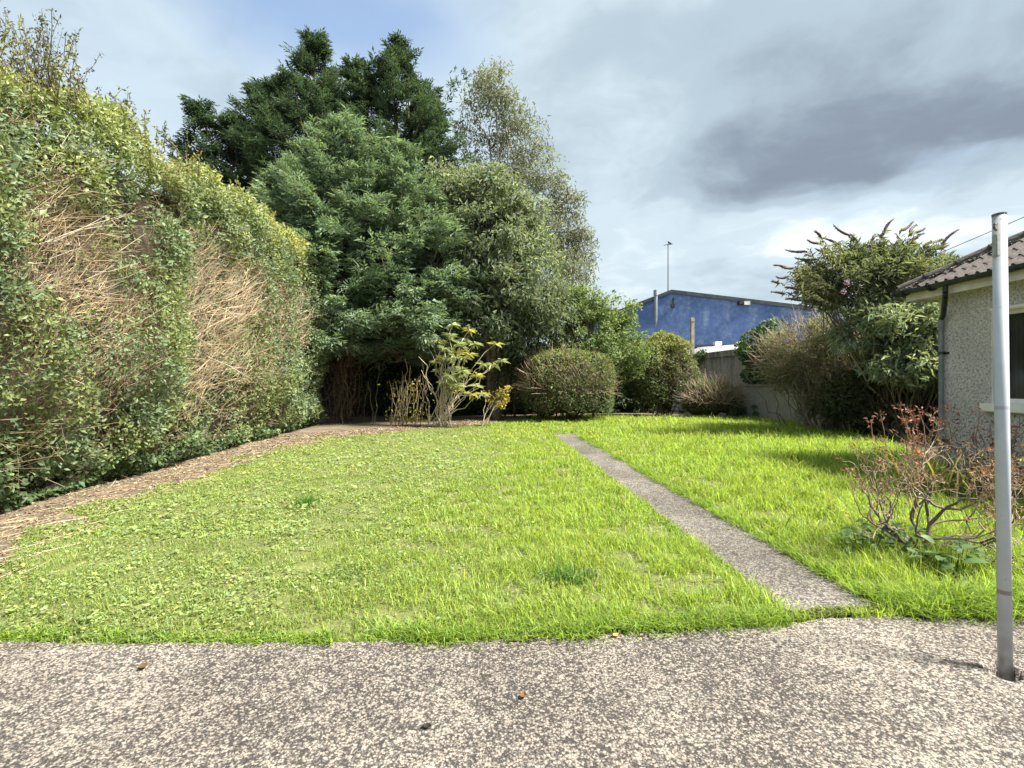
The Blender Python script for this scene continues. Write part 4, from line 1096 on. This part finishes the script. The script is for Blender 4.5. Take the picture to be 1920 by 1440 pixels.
# ================================================================ SHRUBS
def shellbush(tree, cen, R, pw, n, col, tipcol, leafL, leafW, depth, mat=LEAF, twigs=0, twigcol=(.3, .22, .14), lumps=.35, core=True, seed=0, barefn=None):
    """clipped bush: leaves over a rounded box, with a dark core coloured as inner shade"""
    cen = np.asarray(cen, float); R = np.asarray(R, float)
    def surf(u): 
        k = (np.abs(u) ** pw).sum(1) ** (-1 / pw); return u * k[:, None]
    u = randu(n); u[:, 2] = np.where(u[:, 2] < -.6, -u[:, 2], u[:, 2]); q_ = surf(u)
    P = cen + q_ * R; nrm = unit(np.sign(q_) * np.abs(q_) ** (pw - 1) / R)
    lump = fbm(P * 1.6, seed + 31); keep = rng.random(n) < np.clip((lump - .22) * 4, .15, 1)
    if barefn is not None: keep &= rng.random(n) > barefn(P)
    P, nrm, lump = P[keep], nrm[keep], lump[keep]; n = len(P)
    P = P + nrm * ((lump - .5) * lumps - rng.exponential(depth, n))[:, None]; ok = P[:, 2] > .03; P, nrm = P[ok], nrm[ok]; n = len(P)
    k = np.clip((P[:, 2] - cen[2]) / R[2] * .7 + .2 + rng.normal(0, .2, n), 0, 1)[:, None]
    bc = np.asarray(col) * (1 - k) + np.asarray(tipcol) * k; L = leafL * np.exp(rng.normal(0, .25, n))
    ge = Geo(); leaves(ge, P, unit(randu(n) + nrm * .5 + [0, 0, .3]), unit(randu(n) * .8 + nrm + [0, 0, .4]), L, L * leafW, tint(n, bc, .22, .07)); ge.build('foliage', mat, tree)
    tg = Geo()
    for k in range(26):
        a = rng.random() * 6.283; b0 = np.array([cen[0] + math.cos(a) * R[0] * .35 * rng.random(), cen[1] + math.sin(a) * R[1] * .35 * rng.random(), -.03])
        e = cen + surf(randu(1) * [1, 1, .6] + [0, 0, .35])[0] * R * .92; poly(tg, wob(b0, e, 6, .14), .025, .006, (.2, .15, .1), 5)
    if twigs:
        u = randu(twigs); u[:, 2] = np.abs(u[:, 2]) * .7 - .15; q_ = surf(u); P = cen + q_ * R * .9; ok = P[:, 2] > .02; P = P[ok]; q_ = q_[ok]
        d = unit(q_ * .5 + randu(len(P)) * .6 + [0, 0, .5]); L = (.25 + .45 * rng.random(len(P)))[:, None]
        tubes(tg, P, P + d * L, .009, .004, tint(len(P), twigcol, .25))
    tg.build('branches', DRY, tree)
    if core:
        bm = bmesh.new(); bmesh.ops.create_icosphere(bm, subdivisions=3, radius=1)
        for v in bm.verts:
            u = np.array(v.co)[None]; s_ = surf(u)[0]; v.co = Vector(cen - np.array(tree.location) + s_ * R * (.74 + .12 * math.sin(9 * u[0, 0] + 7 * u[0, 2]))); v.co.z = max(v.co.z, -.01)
        bobj('shade_core', bm, CORE, tree, True)  # core painted as the darkness inside the bush
d = 19.6
t = thing('clipped_bush', 'large clipped rounded bush with bare brown lower sides on the lawn edge', 'bush', (at(1062, d), d, 0), 'bushes at the end of the lawn')
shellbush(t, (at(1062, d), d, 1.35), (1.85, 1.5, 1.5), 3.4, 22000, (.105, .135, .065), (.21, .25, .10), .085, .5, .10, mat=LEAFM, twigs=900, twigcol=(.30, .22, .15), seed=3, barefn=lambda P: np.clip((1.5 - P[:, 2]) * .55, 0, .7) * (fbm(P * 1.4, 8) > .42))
d = 22.0
t = thing('rounded_bush', 'rounded bush with yellow-green top and dark base beside the streaked wall', 'bush', (at(1238, d), d, 0), 'bushes at the end of the lawn')
shellbush(t, (at(1242, d), d, 1.8), (1.55, 1.3, 1.85), 2.5, 16000, (.075, .105, .052), (.25, .26, .095), .11, .5, .16, mat=LEAFM, twigs=250, twigcol=(.25, .2, .12), seed=9, lumps=1.1)
d = 21.0
t = thing('low_shrub', 'low grey-brown twiggy shrub at the foot of the streaked wall', 'bush', (at(1330, d), d, 0), 'bushes at the end of the lawn')
shellbush(t, (at(1330, d), d, .75), (1.35, .9, .85), 2.2, 5500, (.085, .105, .05), (.16, .185, .09), .10, .45, .2, mat=LEAFM, twigs=900, twigcol=(.33, .26, .19), seed=12, lumps=.5)
d = 19.2
t = thing('dark_shrub', 'dark leafy shrub in shade between the broad tree and clipped bush', 'bush', (at(965, d), d + 1.5, 0), 'bushes at the end of the lawn')
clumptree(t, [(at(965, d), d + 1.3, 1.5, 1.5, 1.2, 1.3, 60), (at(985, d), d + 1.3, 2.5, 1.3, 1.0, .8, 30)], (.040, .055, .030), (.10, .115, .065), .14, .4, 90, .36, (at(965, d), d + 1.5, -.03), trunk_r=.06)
# ivy on the wall
IVD = (.045, .085, .028); IVT = (.085, .15, .045)
def ivy(label, pix, per, leafL):
    o = thing('ivy_patch', label, 'ivy', (10.2, 20, 0), 'ivy growing on the boundary wall'); ge = Geo(); stm = Geo(); first = None
    dirw = np.array([-.116, 1.0]) / math.hypot(.116, 1)
    for (px, py, r) in pix:
        # meet the wall face on the line of sight
        k = (px - 960) / F; yy = (10.9 + .116 * 18.1) / (k + .116); c = W(px, py, yy); c[2] = max(c[2], .1)
        rr = r * yy / F; m = int(per * rr * rr * 60) + 30
        a = rng.random(m) * 6.283; q_ = rng.random(m) ** .5 * rr
        along = np.cos(a) * q_ * 2.0; P = np.c_[c[0] - .116 * along, c[1] + along, c[2] + np.sin(a) * q_]
        P[:, 0] -= .06 + .30 * rng.random(m) * rr * (1 - (q_ / rr) ** 2) * 2.5 + .03; ok = P[:, 2] > .02; P = P[ok]; m = len(P)
        L = leafL * np.exp(rng.normal(0, .25, m)); leaves(ge, P, unit(randu(m) + [-.5, -.3, -.4]), unit(randu(m) * .6 + [-1, -.4, .6]), L, L * .8, tint(m, np.where(rng.random((m, 1)) < .4, IVT, IVD), .25))
        if first is None: first = c; o.location = (c[0] - .1, c[1], 0)
        g0 = first - [.08, 0, 0]; g0[2] = max(0, c[2] - rr * 1.5) if len(pix) > 3 else -.02; poly(stm, wob(np.array([c[0] - .08, c[1], g0[2]]), c - [.08, 0, 0], 5, .05), .014, .008, (.15, .11, .08), 5)
    ge.build('foliage', LEAF, o)
ivy('bright green ivy climbing over the wall top beside the twiggy shrub', [(1425, 640, 30), (1450, 620, 26), (1420, 665, 22), (1440, 690, 24), (1412, 700, 14), (1462, 650, 30), (1395, 650, 12), (1475, 690, 24)], 22, .13)
ivy('dark ivy clump on the wall coping beside the yellow-topped bush', [(1312, 666, 9), (1304, 685, 10), (1322, 658, 7), (1308, 705, 10)], 22, .13)
ivy('narrow dark ivy column climbing the lower wall beside the low shrub', [(1388, 740, 7), (1390, 765, 10), (1382, 728, 6), (1396, 778, 9), (1380, 775, 10)], 26, .11)
ivy('single thin ivy strand on the lower wall, apart from the others', [(1419, 772, 4), (1418, 758, 3), (1421, 780, 4)], 26, .10)

# loose pale shrub with bare stems
def stemobj(pts, r0, r1, col, k, par):
    s1 = Geo(); poly(s1, pts, r0, r1, col, k); s1.build('stem', BARK, par)
b = G(828, 798); sh = thing('loose_shrub', 'sparse pale shrub with many bare stems and drooping leaf rosettes on the lawn edge', 'shrub', (b[0], b[1], 0), 'young shrubs by the soil bed')
ros = []
lvl = b[1]
tips = [(785, 665, -.2, 0), (790, 690, -.3, 0), (808, 655, .1, 0), (813, 640, .2, 0), (822, 690, -.1, 1), (845, 625, .0, 1), (850, 605, .1, 1), (860, 640, -.2, 1), (872, 630, .2, 1), (835, 650, -.3, 1), (890, 640, .2, 1), (880, 660, -.2, 1), (855, 665, -.4, 1), (868, 690, -.4, 1), (843, 700, -.5, 1), (895, 700, .0, 1), (893, 720, -.3, 1), (905, 735, -.3, 1), (908, 680, .2, 1), (925, 680, .1, 1), (942, 672, .0, 1), (930, 640, .3, 1), (887, 735, -.4, 1), (860, 720, -.4, 1), (825, 635, .1, 1), (880, 615, .2, 1), (840, 670, -.2, 1), (857, 655, .1, 1), (870, 668, .3, 1), (832, 712, -.3, 1)]
stg = Geo()
for (px, py, dy_, lf) in tips:
    tip = W(px, py, lvl + dy_ * 1.2); s0 = b + [rng.normal(0, .13), rng.normal(0, .10), -.02]
    pts = wob(s0, tip, 8, .20); pts[1:-1, 0] += (tip[0] - b[0]) * -.10
    stemobj(pts, .022, .008, (.50, .43, .33), 5, sh)
    if lf: ros.append((tip, unit(tip - pts[-3])))
    if rng.random() < .6:
        j = 4 + rng.integers(0, 2); e = pts[j] + [rng.normal(0, .25), rng.normal(0, .2), .45 + .2 * rng.random()]; stemobj(wob(pts[j], e, 4, .2), .012, .006, (.50, .43, .33), 4, sh)
        if lf and rng.random() < .8: ros.append((e, np.array([0, 0, 1.])))
for (tip, dr) in ros:
    ge = Geo(); m = rng.integers(9, 15); a = np.arange(m) * 2.4; dd = unit(np.c_[np.cos(a), np.sin(a), rng.normal(.05, .35, m)] + dr * .25)
    L = .24 + .12 * rng.random(m); yl = rng.random() < .25
    leaves(ge, np.repeat(tip[None], m, 0) - dr * .04 * rng.random((m, 1)), dd, np.tile([0, 0, 1.], (m, 1)) + randu(m) * .2, L, L * .27, tint(m, (.42, .40, .14) if yl else (.34, .37, .22), .18), .38, .12)
    ge.build('leaf_rosette', LEAF, sh)
b = G(903, 798); sh = thing('small_shrub', 'small leaning shrub with a tuft of yellow leaves beside the sparse pale shrub', 'shrub', (b[0], b[1], 0), 'young shrubs by the soil bed')
stg, ge = Geo(), Geo()
for (px, py) in [(935, 735), (950, 728), (945, 745), (920, 748), (913, 735), (940, 755)]:
    tip = W(px, py, b[1] + rng.normal(0, .2)); pts = wob(b + [rng.normal(0, .04), 0, -.02], tip, 7, .12, .10); stemobj(pts, .014, .005, (.40, .33, .24), 5, sh)
    m = 44 if px > 925 else 18; P = tip + randu(m) * .22 * rng.random((m, 1)); L = .10 + .06 * rng.random(m); leaves(ge, P, randu(m), randu(m) + [0, 0, .6], L, L * .5, tint(m, (.33, .27, .07), .25))
ge.build('foliage', LEAFM, sh)
# bare understorey stems below the lighter cypress
us = thing('understorey_shrub', 'upright bare tan stems with a few yellow leaves below the lighter cypress', 'shrub', (at(755, 17.3), 17.3, 0), 'young shrubs by the soil bed')
ge, lf = Geo(), Geo()
for i in range(26):
    px = rng.normal(752, 22); dd = 17.3 + rng.normal(0, .5); p0 = np.array([at(px, dd), dd, -.02]); p1 = p0 + [rng.normal(.08, .22), rng.normal(0, .2), 1.3 + 1.2 * rng.random()]
    stemobj(wob(p0, p1, 7, .12), .016, .007, tint(1, (.24, .19, .12), .3)[0], 5, us)
m = 420; P = np.c_[at(rng.normal(765, 22, m), 17.2), 17.2 + rng.normal(0, .4, m), .15 + 1.5 * rng.random(m) ** 1.5]; L = .09 * np.exp(rng.normal(0, .3, m)); leaves(lf, P, randu(m), randu(m), L, L * .6, tint(m, (.22, .20, .05), .35, .12))
lf.build('foliage', LEAFM, us)
# brown dead growth between hedge and cypress
dg = thing('dead_shrub', 'rust brown dead shrub in shade beside the far end of the tall hedge', 'shrub', (at(640, 18.6), 18.6, 0), 'young shrubs by the soil bed')
ge, lf = Geo(), Geo()
for i in range(46):
    px = rng.normal(645, 18); dd = 18.6 + rng.normal(0, .35); p0 = np.array([at(px, dd), dd, -.02]); p1 = p0 + [rng.normal(0, .5), rng.normal(0, .3), 1.2 + 2.2 * rng.random()]
    stemobj(wob(p0, p1, 7, .18), .014, .005, tint(1, (.17, .12, .08), .3)[0], 4, dg)
m = 2600; P = np.c_[at(rng.normal(645, 20, m), 18.6), 18.6 + rng.normal(0, .4, m), .1 + 3.6 * rng.random(m)]; L = .11 * np.exp(rng.normal(0, .3, m)); leaves(lf, P, randu(m) + [0, 0, -.3], randu(m), L, L * .35, tint(m, (.09, .055, .032), .4, .12))
lf.build('foliage', DRY, dg)

# twiggy shrub and buddleia by the house
d = 15.2
b = np.array([at(1560, d), d - .2, -.03])
t = thing('twiggy_shrub', 'sprawling twiggy brown-green shrub leaning toward the wall beside the buddleia', 'bush', (b[0], b[1], 0), 'shrubs between the wall and the house')
clumptree(t, [(at(1505, d), d, zt(650, d), 1.15, 1.1, 1.0, 42), (at(1555, d), d - .2, zt(640, d), 1.1, 1.1, 1.05, 40), (at(1475, d), d, zt(685, d), .75, .8, .75, 26), (at(1555, d), d, zt(715, d), 1.2, .9, .9, 46), (at(1590, d), d + .3, .8, 1.3, .7, .8, 40)], (.145, .152, .095), (.26, .26, .15), .085, .4, 95, .30, b, limbs=24, trunk_r=.05, bark=(.20, .165, .125), limb_r=.022, shell=.4)
tg = Geo(); n = 1500; u = randu(n); P = np.array([at(1520, d), d, zt(668, d)]) + u * [1.7, 1.1, 1.25] * (.5 + .5 * rng.random((n, 1))); dd = unit(u * .6 + randu(n) * .7 + [-.1, 0, .35]); L = (.2 + .5 * rng.random(n))[:, None]
tubes(tg, P, P + dd * L, .008, .003, tint(n, (.30, .23, .17), .25)); tg.build('dry_twigs', DRY, t)
st_ = Geo()
for i in range(70):
    p0 = np.array([at(1555 + rng.normal(0, 34), d), d + rng.normal(-.2, .35), -.03]); p1 = p0 + [rng.normal(-.5, .6), rng.normal(0, .4), 1.6 + 1.2 * rng.random()]
    stemobj(wob(p0, p1, 7, .16), .018, .007, tint(1, (.16, .125, .10), .25)[0], 5, t)
d = 13.2
b = np.array([at(1692, d), d - .1, -.03])
bd = thing('buddleia', 'big buddleia bush with dark spent flower spikes reaching above the house gutter', 'bush', (b[0], b[1], 0), 'shrubs between the wall and the house')
UP = [(at(1605, d), d, zt(525, d), 1.15, 1.1, .85, 56), (at(1550, d), d, zt(515, d), .65, .8, .5, 18), (at(1680, d), d - .2, zt(520, d), 1.1, 1.1, .85, 46), (at(1730, d), d, zt(515, d), .6, .8, .45, 16)]
LOW = [(at(1640, d), d - .5, zt(625, d), 1.35, 1.0, .85, 62), (at(1715, d), d - .5, zt(620, d), 1.0, 1.0, .9, 46), (at(1665, d), d - .8, zt(680, d), 1.1, .8, .55, 34)]
spots = [(1462, 528, 180), (1478, 515, 175), (1470, 547, 200), (1490, 498, 165), (1497, 540, 195), (1514, 467, 172), (1540, 440, 160), (1535, 452, 170), (1512, 548, 200), (1525, 556, 205), (1500, 560, 210), (1595, 438, 30), (1608, 450, 120), (1632, 452, 20), (1650, 440, 95), (1657, 432, 85), (1690, 430, 60), (1705, 433, 12), (1715, 432, 10), (1715, 446, 15), (1740, 452, 5), (1735, 470, 8), (1750, 464, 5), (1765, 455, 160), (1760, 475, 170), (1765, 490, 10), (1660, 470, 20), (1560, 470, 150), (1575, 455, 140), (1680, 462, 30), (1625, 470, 60), (1540, 500, 180), (1548, 532, 200), (1700, 455, 25), (1480, 500, 170), (1532, 482, 150), (1645, 458, 40), (1556, 545, 215)]
cr, tr = Geo(), Geo()
def clumps(geo, tr, ells, col, tip, L0, wr, per, crad, root, up):
    for (ex, ey, ez, rx, ry, rz_e, nc) in ells:
        cen = np.array([ex, ey, ez]); R = np.array([rx, ry, rz_e]); u = randu(nc); C = cen + u * R * ((.35 + .65 * rng.random(nc)) ** .6)[:, None]
        for c in C[:16]:
            r0 = root + [rng.normal(0, .18), rng.normal(0, .12), 0]; k_ = wob(r0, c, 7, .12, .0); poly(tr, k_, .05 if rng.random() < .25 else .022, .007, tint(1, (.19, .16, .12), .2)[0], 6)
        m = nc * per; ci = np.repeat(np.arange(nc), per); P = C[ci] + randu(m) * (rng.random(m) ** .5)[:, None] * crad * [1.2, 1.2, .8]
        o = unit((P - cen) / R); L = L0 * np.exp(rng.normal(0, .25, m)); kk = np.clip(rng.normal(.4, .3, m), 0, 1)[:, None]
        leaves(geo, P, unit(randu(m) * .8 + o * .7 + [0, 0, up]), unit(randu(m) * .7 + o * .4 + [0, 0, .9]), L, L * wr, tint(m, np.asarray(col) * (1 - kk) + np.asarray(tip) * kk, .2, .07), .3)
clumps(cr, tr, UP, (.115, .142, .095), (.21, .23, .145), .15, .27, 75, .26, b, .35)
clumps(cr, tr, LOW, (.20, .245, .17), (.35, .39, .27), .17, .30, 80, .30, b, -.1)
for (px, r_) in ((1690, .10), (1700, .085), (1680, .07), (1712, .06)):
    poly(tr, wob(b + [rng.normal(0, .12), 0, -.02], W(px + rng.normal(0, 40), 640, d), 7, .10), r_, r_ * .5, (.20, .165, .125), 8)
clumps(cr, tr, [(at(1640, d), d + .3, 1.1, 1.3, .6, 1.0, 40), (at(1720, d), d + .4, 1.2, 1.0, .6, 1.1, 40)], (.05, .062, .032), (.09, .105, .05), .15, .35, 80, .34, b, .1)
for (px, py, an) in spots + [(1625 + 150 * math.cos(u_) * (.75 + .2 * rng.random()), 520 - 78 * math.sin(u_) * (.8 + .2 * rng.random()), 0) for u_ in np.linspace(-.35, 3.5, 44)]:
    p1 = W(px, py, d - .35 if an else d - .35 + .5 * rng.normal()); p0 = p1 + (W(1625, 590, d) - p1) * (.45 + .2 * rng.random()); pts = wob(p0, p1, 5, .10); poly(tr, pts, .010, .005, (.17, .14, .10), 4)
    m = 64; tt = rng.random(m) ** .7; P = p0 + (p1 - p0) * tt[:, None] + randu(m) * .05; L = .13 * np.exp(rng.normal(0, .25, m)); leaves(cr, P, unit(randu(m) + unit(p1 - p0) * .8), unit(randu(m) * .6 + [0, 0, 1]), L, L * .28, tint(m, (.17, .18, .10), .2, .07), .3)
cr.build('crown', LEAFM, bd); tr.build('branches', BARK, bd)
spm = []
for k in range(6):
    ge = Geo(); Ls = .30 + .05 * k; pts = np.array([(t_ * Ls, 0, .06 * math.sin(t_ * 2.6) * (1 if k % 2 else -.6)) for t_ in np.linspace(0, 1, 9)])
    r_ = np.array([.008, .030, .036, .036, .033, .028, .022, .014, .005]); tubes(ge, pts[:-1], pts[1:], r_[:-1], r_[1:], (.17, .125, .12), 6)
    ii = rng.integers(1, 8, 70); P = pts[ii] + np.c_[rng.normal(0, .01, 70), rng.normal(0, 1, (70, 2)) * .012]; leaves(ge, P, randu(70) + [.6, 0, 0], randu(70), .035, .022, tint(70, (.18, .135, .13), .25))
    me = ge.mesh('flower_spike'); me.materials.append(LEAFM); spm.append(me)
for i, (px, py, an) in enumerate(spots):
    o = bpy.data.objects.new('flower_spike', spm[i % 6]); COL.objects.link(o); o.parent = bd
    p = W(px, py, d - .35) - np.array(bd.location); a = math.radians(an)
    a = math.atan2(565 - py, (px - 1620) * 1.3) * .55 + a * .15 if px > 1620 else math.pi - math.atan2(565 - py, (1620 - px) * 1.8) * .55
    o.location = p; o.rotation_euler = (rng.normal(0, .4), -a if abs(a) < 1.6 else -a, rng.normal(0, .25)); 
ge = Geo()
for (px, py) in ((1588, 526), (1581, 543)):
    c = W(px, py, d - 1.1); m = 60; leaves(ge, c + randu(m) * .06, randu(m), randu(m), .03, .02, tint(m, (.35, .22, .42), .2))
    tubes(ge, [c - [0, 0, .05]], [c + [.02, .5, -.25]], .01, .01, (.1, .09, .06), 4)
o = ge.build('purple_flower', LEAFM, bd)

# red-brown azalea beside the pole
b = G(1742, 1046); az_ = thing('bare_shrub', 'gnarled half-dead azalea with reddish twig tips beside the grey pole', 'shrub', (b[0], b[1], 0))
br_, lf_ = Geo(), Geo()
rng = np.random.default_rng(5)
def grow(p, dr, L, r, lev, reach):
    n_ = 5; pts = [p]
    for j in range(n_):
        dr = unit(dr + rng.normal(size=3) * .28 + [0, 0, .10]); pts.append(pts[-1] + dr * L / n_)
    pts = np.array(pts); pts[:, 2] = np.maximum(pts[:, 2], .06)
    poly(br_, pts, r, r * .62, tint(1, (.15, .12, .09) if lev < 2 else (.25, .19, .125), .2)[0], 6 if lev < 2 else 4)
    if lev >= 4 or L < .06:
        m = rng.integers(1, 6)
        q_ = pts[-1] + randu(m) * .02; red = rng.random()
        c = (.24, .11, .085) if red < .4 else ((.20, .14, .09) if red < .8 else (.20, .19, .07))
        Lf = .028 + .02 * rng.random(m); leaves(lf_, q_, unit(randu(m) + dr * .9), randu(m), Lf, Lf * .38, tint(m, c, .3)); return
    for k in range(2 if lev > 0 and rng.random() < .6 else 3):
        i = rng.integers(3, 6); nd = unit(dr + rng.normal(size=3) * .62 + [0, 0, .16]); grow(pts[i], nd, L * (.58 + .22 * rng.random()), r * .6, lev + 1, reach)
for (dx, dyy, dz, L, r) in [(-1.0, .1, .42, .50, .018), (-.6, .2, .6, .42, .016), (-.12, .2, 1.0, .44, .020), (.3, 0, .7, .42, .018), (.9, -.1, .55, .50, .016), (-1.0, .3, .7, .50, .013), (.7, .5, .8, .50, .015), (.0, .5, 1.0, .5, .016), (.5, .2, 1.0, .52, .015)]:
    grow(b + [0, 0, .03], unit(np.array([dx, dyy, dz])), L, r, 0, 1)
p = np.array([(0.05, 0, .06), (.18, -.02, .10), (.30, .0, .11), (.42, 0, .07), (.52, 0, .10), (.57, 0, .22), (.56, 0, .36), (.60, 0, .48)]) + b; poly(br_, p, .019, .014, (.13, .095, .075), 8)
for k in range(5): grow(p[-1 - k % 3], unit(np.array([rng.normal(.1, .5), rng.normal(0, .4), .8])), .3, .010, 1, 1)
br_.build('branches', BARK, az_); lf_.build('twig_leaves', LEAFM, az_)
# strap-leaved clump behind it
c = np.array([5.15, 6.0, 0]); sp_ = thing('strap_leaf_plant', 'pale strap-leaved clump with dry seed stalks beside the downpipe', 'plant', c)
ge = Geo(); m = 170; a = rng.random(m) * 6.283; blades(ge, c + np.c_[rng.normal(0, .16, m), rng.normal(0, .16, m), np.full(m, -.01)], np.c_[np.cos(a) * .35, np.sin(a) * .35, np.ones(m)], .45 + .55 * rng.random(m), .022, np.clip(rng.normal(.4, .2, m), .05, 1), tint(m, np.where(rng.random((m, 1)) < .35, (.34, .28, .13), (.17, .23, .06)), .2)); ge.build('leaves', LEAFM, sp_)
ge = Geo()
for k in range(16):
    p0 = c + [rng.normal(0, .12), rng.normal(0, .1), 0]; p1 = p0 + [rng.normal(-.05, .28), rng.normal(0, .15), .75 + .45 * rng.random()]; pts = wob(p0, p1, 5, .12); poly(ge, pts, .008, .004, (.34, .20, .14), 4)
    mm = 14; leaves(ge, pts[-1] + randu(mm) * .05 - [0, 0, .03], randu(mm), randu(mm), .05, .02, tint(mm, (.30, .14, .10), .25))
ge.build('seed_stalks', DRY, sp_)
# reddish twiggy shrub against the wall
c = np.array([5.9, 5.95, 0]); rw = thing('red_twig_shrub', 'thin reddish-leaved shrub growing against the roughcast wall under the window', 'shrub', c)
ge, lf = Geo(), Geo()
for k in range(60):
    p0 = c + [rng.normal(0, .12), rng.normal(0, .12), -.02]; p1 = c + [rng.normal(.25, .48), rng.normal(.0, .35), .45 + .75 * rng.random()]; pts = wob(p0, p1, 6, .18); poly(ge, pts, .008, .003, tint(1, (.22, .14, .10), .25)[0], 4)
    mm = 16; ii = rng.integers(3, 7, mm); P = pts[ii] + randu(mm) * .06; L = .045 * np.exp(rng.normal(0, .3, mm)); leaves(lf, P, randu(mm), randu(mm), L, L * .4, tint(mm, (.23, .085, .065) if rng.random() < .65 else (.20, .16, .10), .25))
ge.build('stems', BARK, rw); lf.build('foliage', LEAFM, rw)
# broad-leaved weeds under the azalea: every leaf is its own piece
LB = bmesh.new(); rows = []
for i in range(7):
    t_ = i / 6; w_ = .30 * math.sin(math.pi * min(1, t_ * .93 + .05)) ** .75; rows.append([LB.verts.new((t_, s_ * w_, .10 * math.sin(t_ * 3.0) - .10 * t_ * t_ + .05 * abs(s_))) for s_ in (-1, 0, 1)])
for a_, b2 in zip(rows[:-1], rows[1:]):
    for j in range(2): LB.faces.new((a_[j], b2[j], b2[j + 1], a_[j + 1]))
lme = bpy.data.meshes.new('weed_leaf'); LB.normal_update(); LB.to_mesh(lme)
for p in lme.polygons: p.use_smooth = True
at_ = lme.attributes.new('col', 'FLOAT_COLOR', 'POINT'); at_.data.foreach_set('color', np.tile([.10, .165, .06, 1], len(lme.vertices)).astype(np.float32)); lme.materials.append(LEAF)
def weed(label, c, n_, s0, s1, spread):
    w = thing('broadleaf_weed', label, 'weed', c, 'weeds around the azalea')
    ge = Geo()
    for i in range(n_):
        a = rng.random() * 6.283; q_ = np.array([rng.normal(0, spread), rng.normal(0, spread * .6), .10 + .16 * rng.random()])
        o = bpy.data.objects.new('weed_leaf', lme); COL.objects.link(o); o.parent = w; s_ = s0 + (s1 - s0) * rng.random(); o.scale = (s_, s_, s_)
        o.location = q_; o.rotation_euler = (rng.normal(0, .3), rng.normal(-.1, .3), a)
        tubes(ge, [(q_[0] * .4, q_[1] * .4, -.03)], [q_], .003, .002, (.10, .16, .06), 4)
    ge.build('stalks', LEAFM, w, local=True)
p = G(1788, 1078); weed('broad dark green weed with overlapping leaves in long grass near the pole', (p[0], p[1], 0), 34, .09, .15, .16)
p = G(1625, 1040); weed('spreading nettle-like weed in long grass between the azalea and the path', (p[0], p[1], 0), 60, .05, .09, .16)
p = G(1700, 1050); weed('low leafy weed clump directly under the azalea branches', (p[0], p[1], 0), 30, .05, .09, .14)
# tufts standing out of the lawn
def tuft(px, py, n_, h0, h1, label, col, r=.06):
    p = G(px, py); p[2] = 0; o = thing('grass_tuft', label, 'grass tuft', p, 'coarse tufts in the lawn'); ge = Geo(); a = rng.random(n_) * 6.283
    P = p + np.c_[rng.normal(0, r, n_), rng.normal(0, r, n_), np.full(n_, -.02)]
    blades(ge, P, np.c_[np.cos(a) * .3, np.sin(a) * .3, np.ones(n_)], h0 + (h1 - h0) * rng.random(n_), .008, np.clip(rng.normal(.5, .2, n_), .1, 1), tint(n_, col, .22)); tag(ge.build('blades', GRASS, o), kind='stuff')
tuft(575, 945, 130, .10, .22, 'tall dark grass tuft standing alone in the short weedy lawn', (.085, .18, .025), .06)
tuft(1065, 1085, 260, .08, .18, 'darker coarse grass tuft in the lush lawn between patio and path', (.085, .17, .028), .10)
tuft(640, 1085, 150, .06, .12, 'dark rosette tuft in the weedy lawn near the patio', (.09, .17, .035), .08)
print('TRIS', sum(len(m.polygons) for m in bpy.data.meshes))
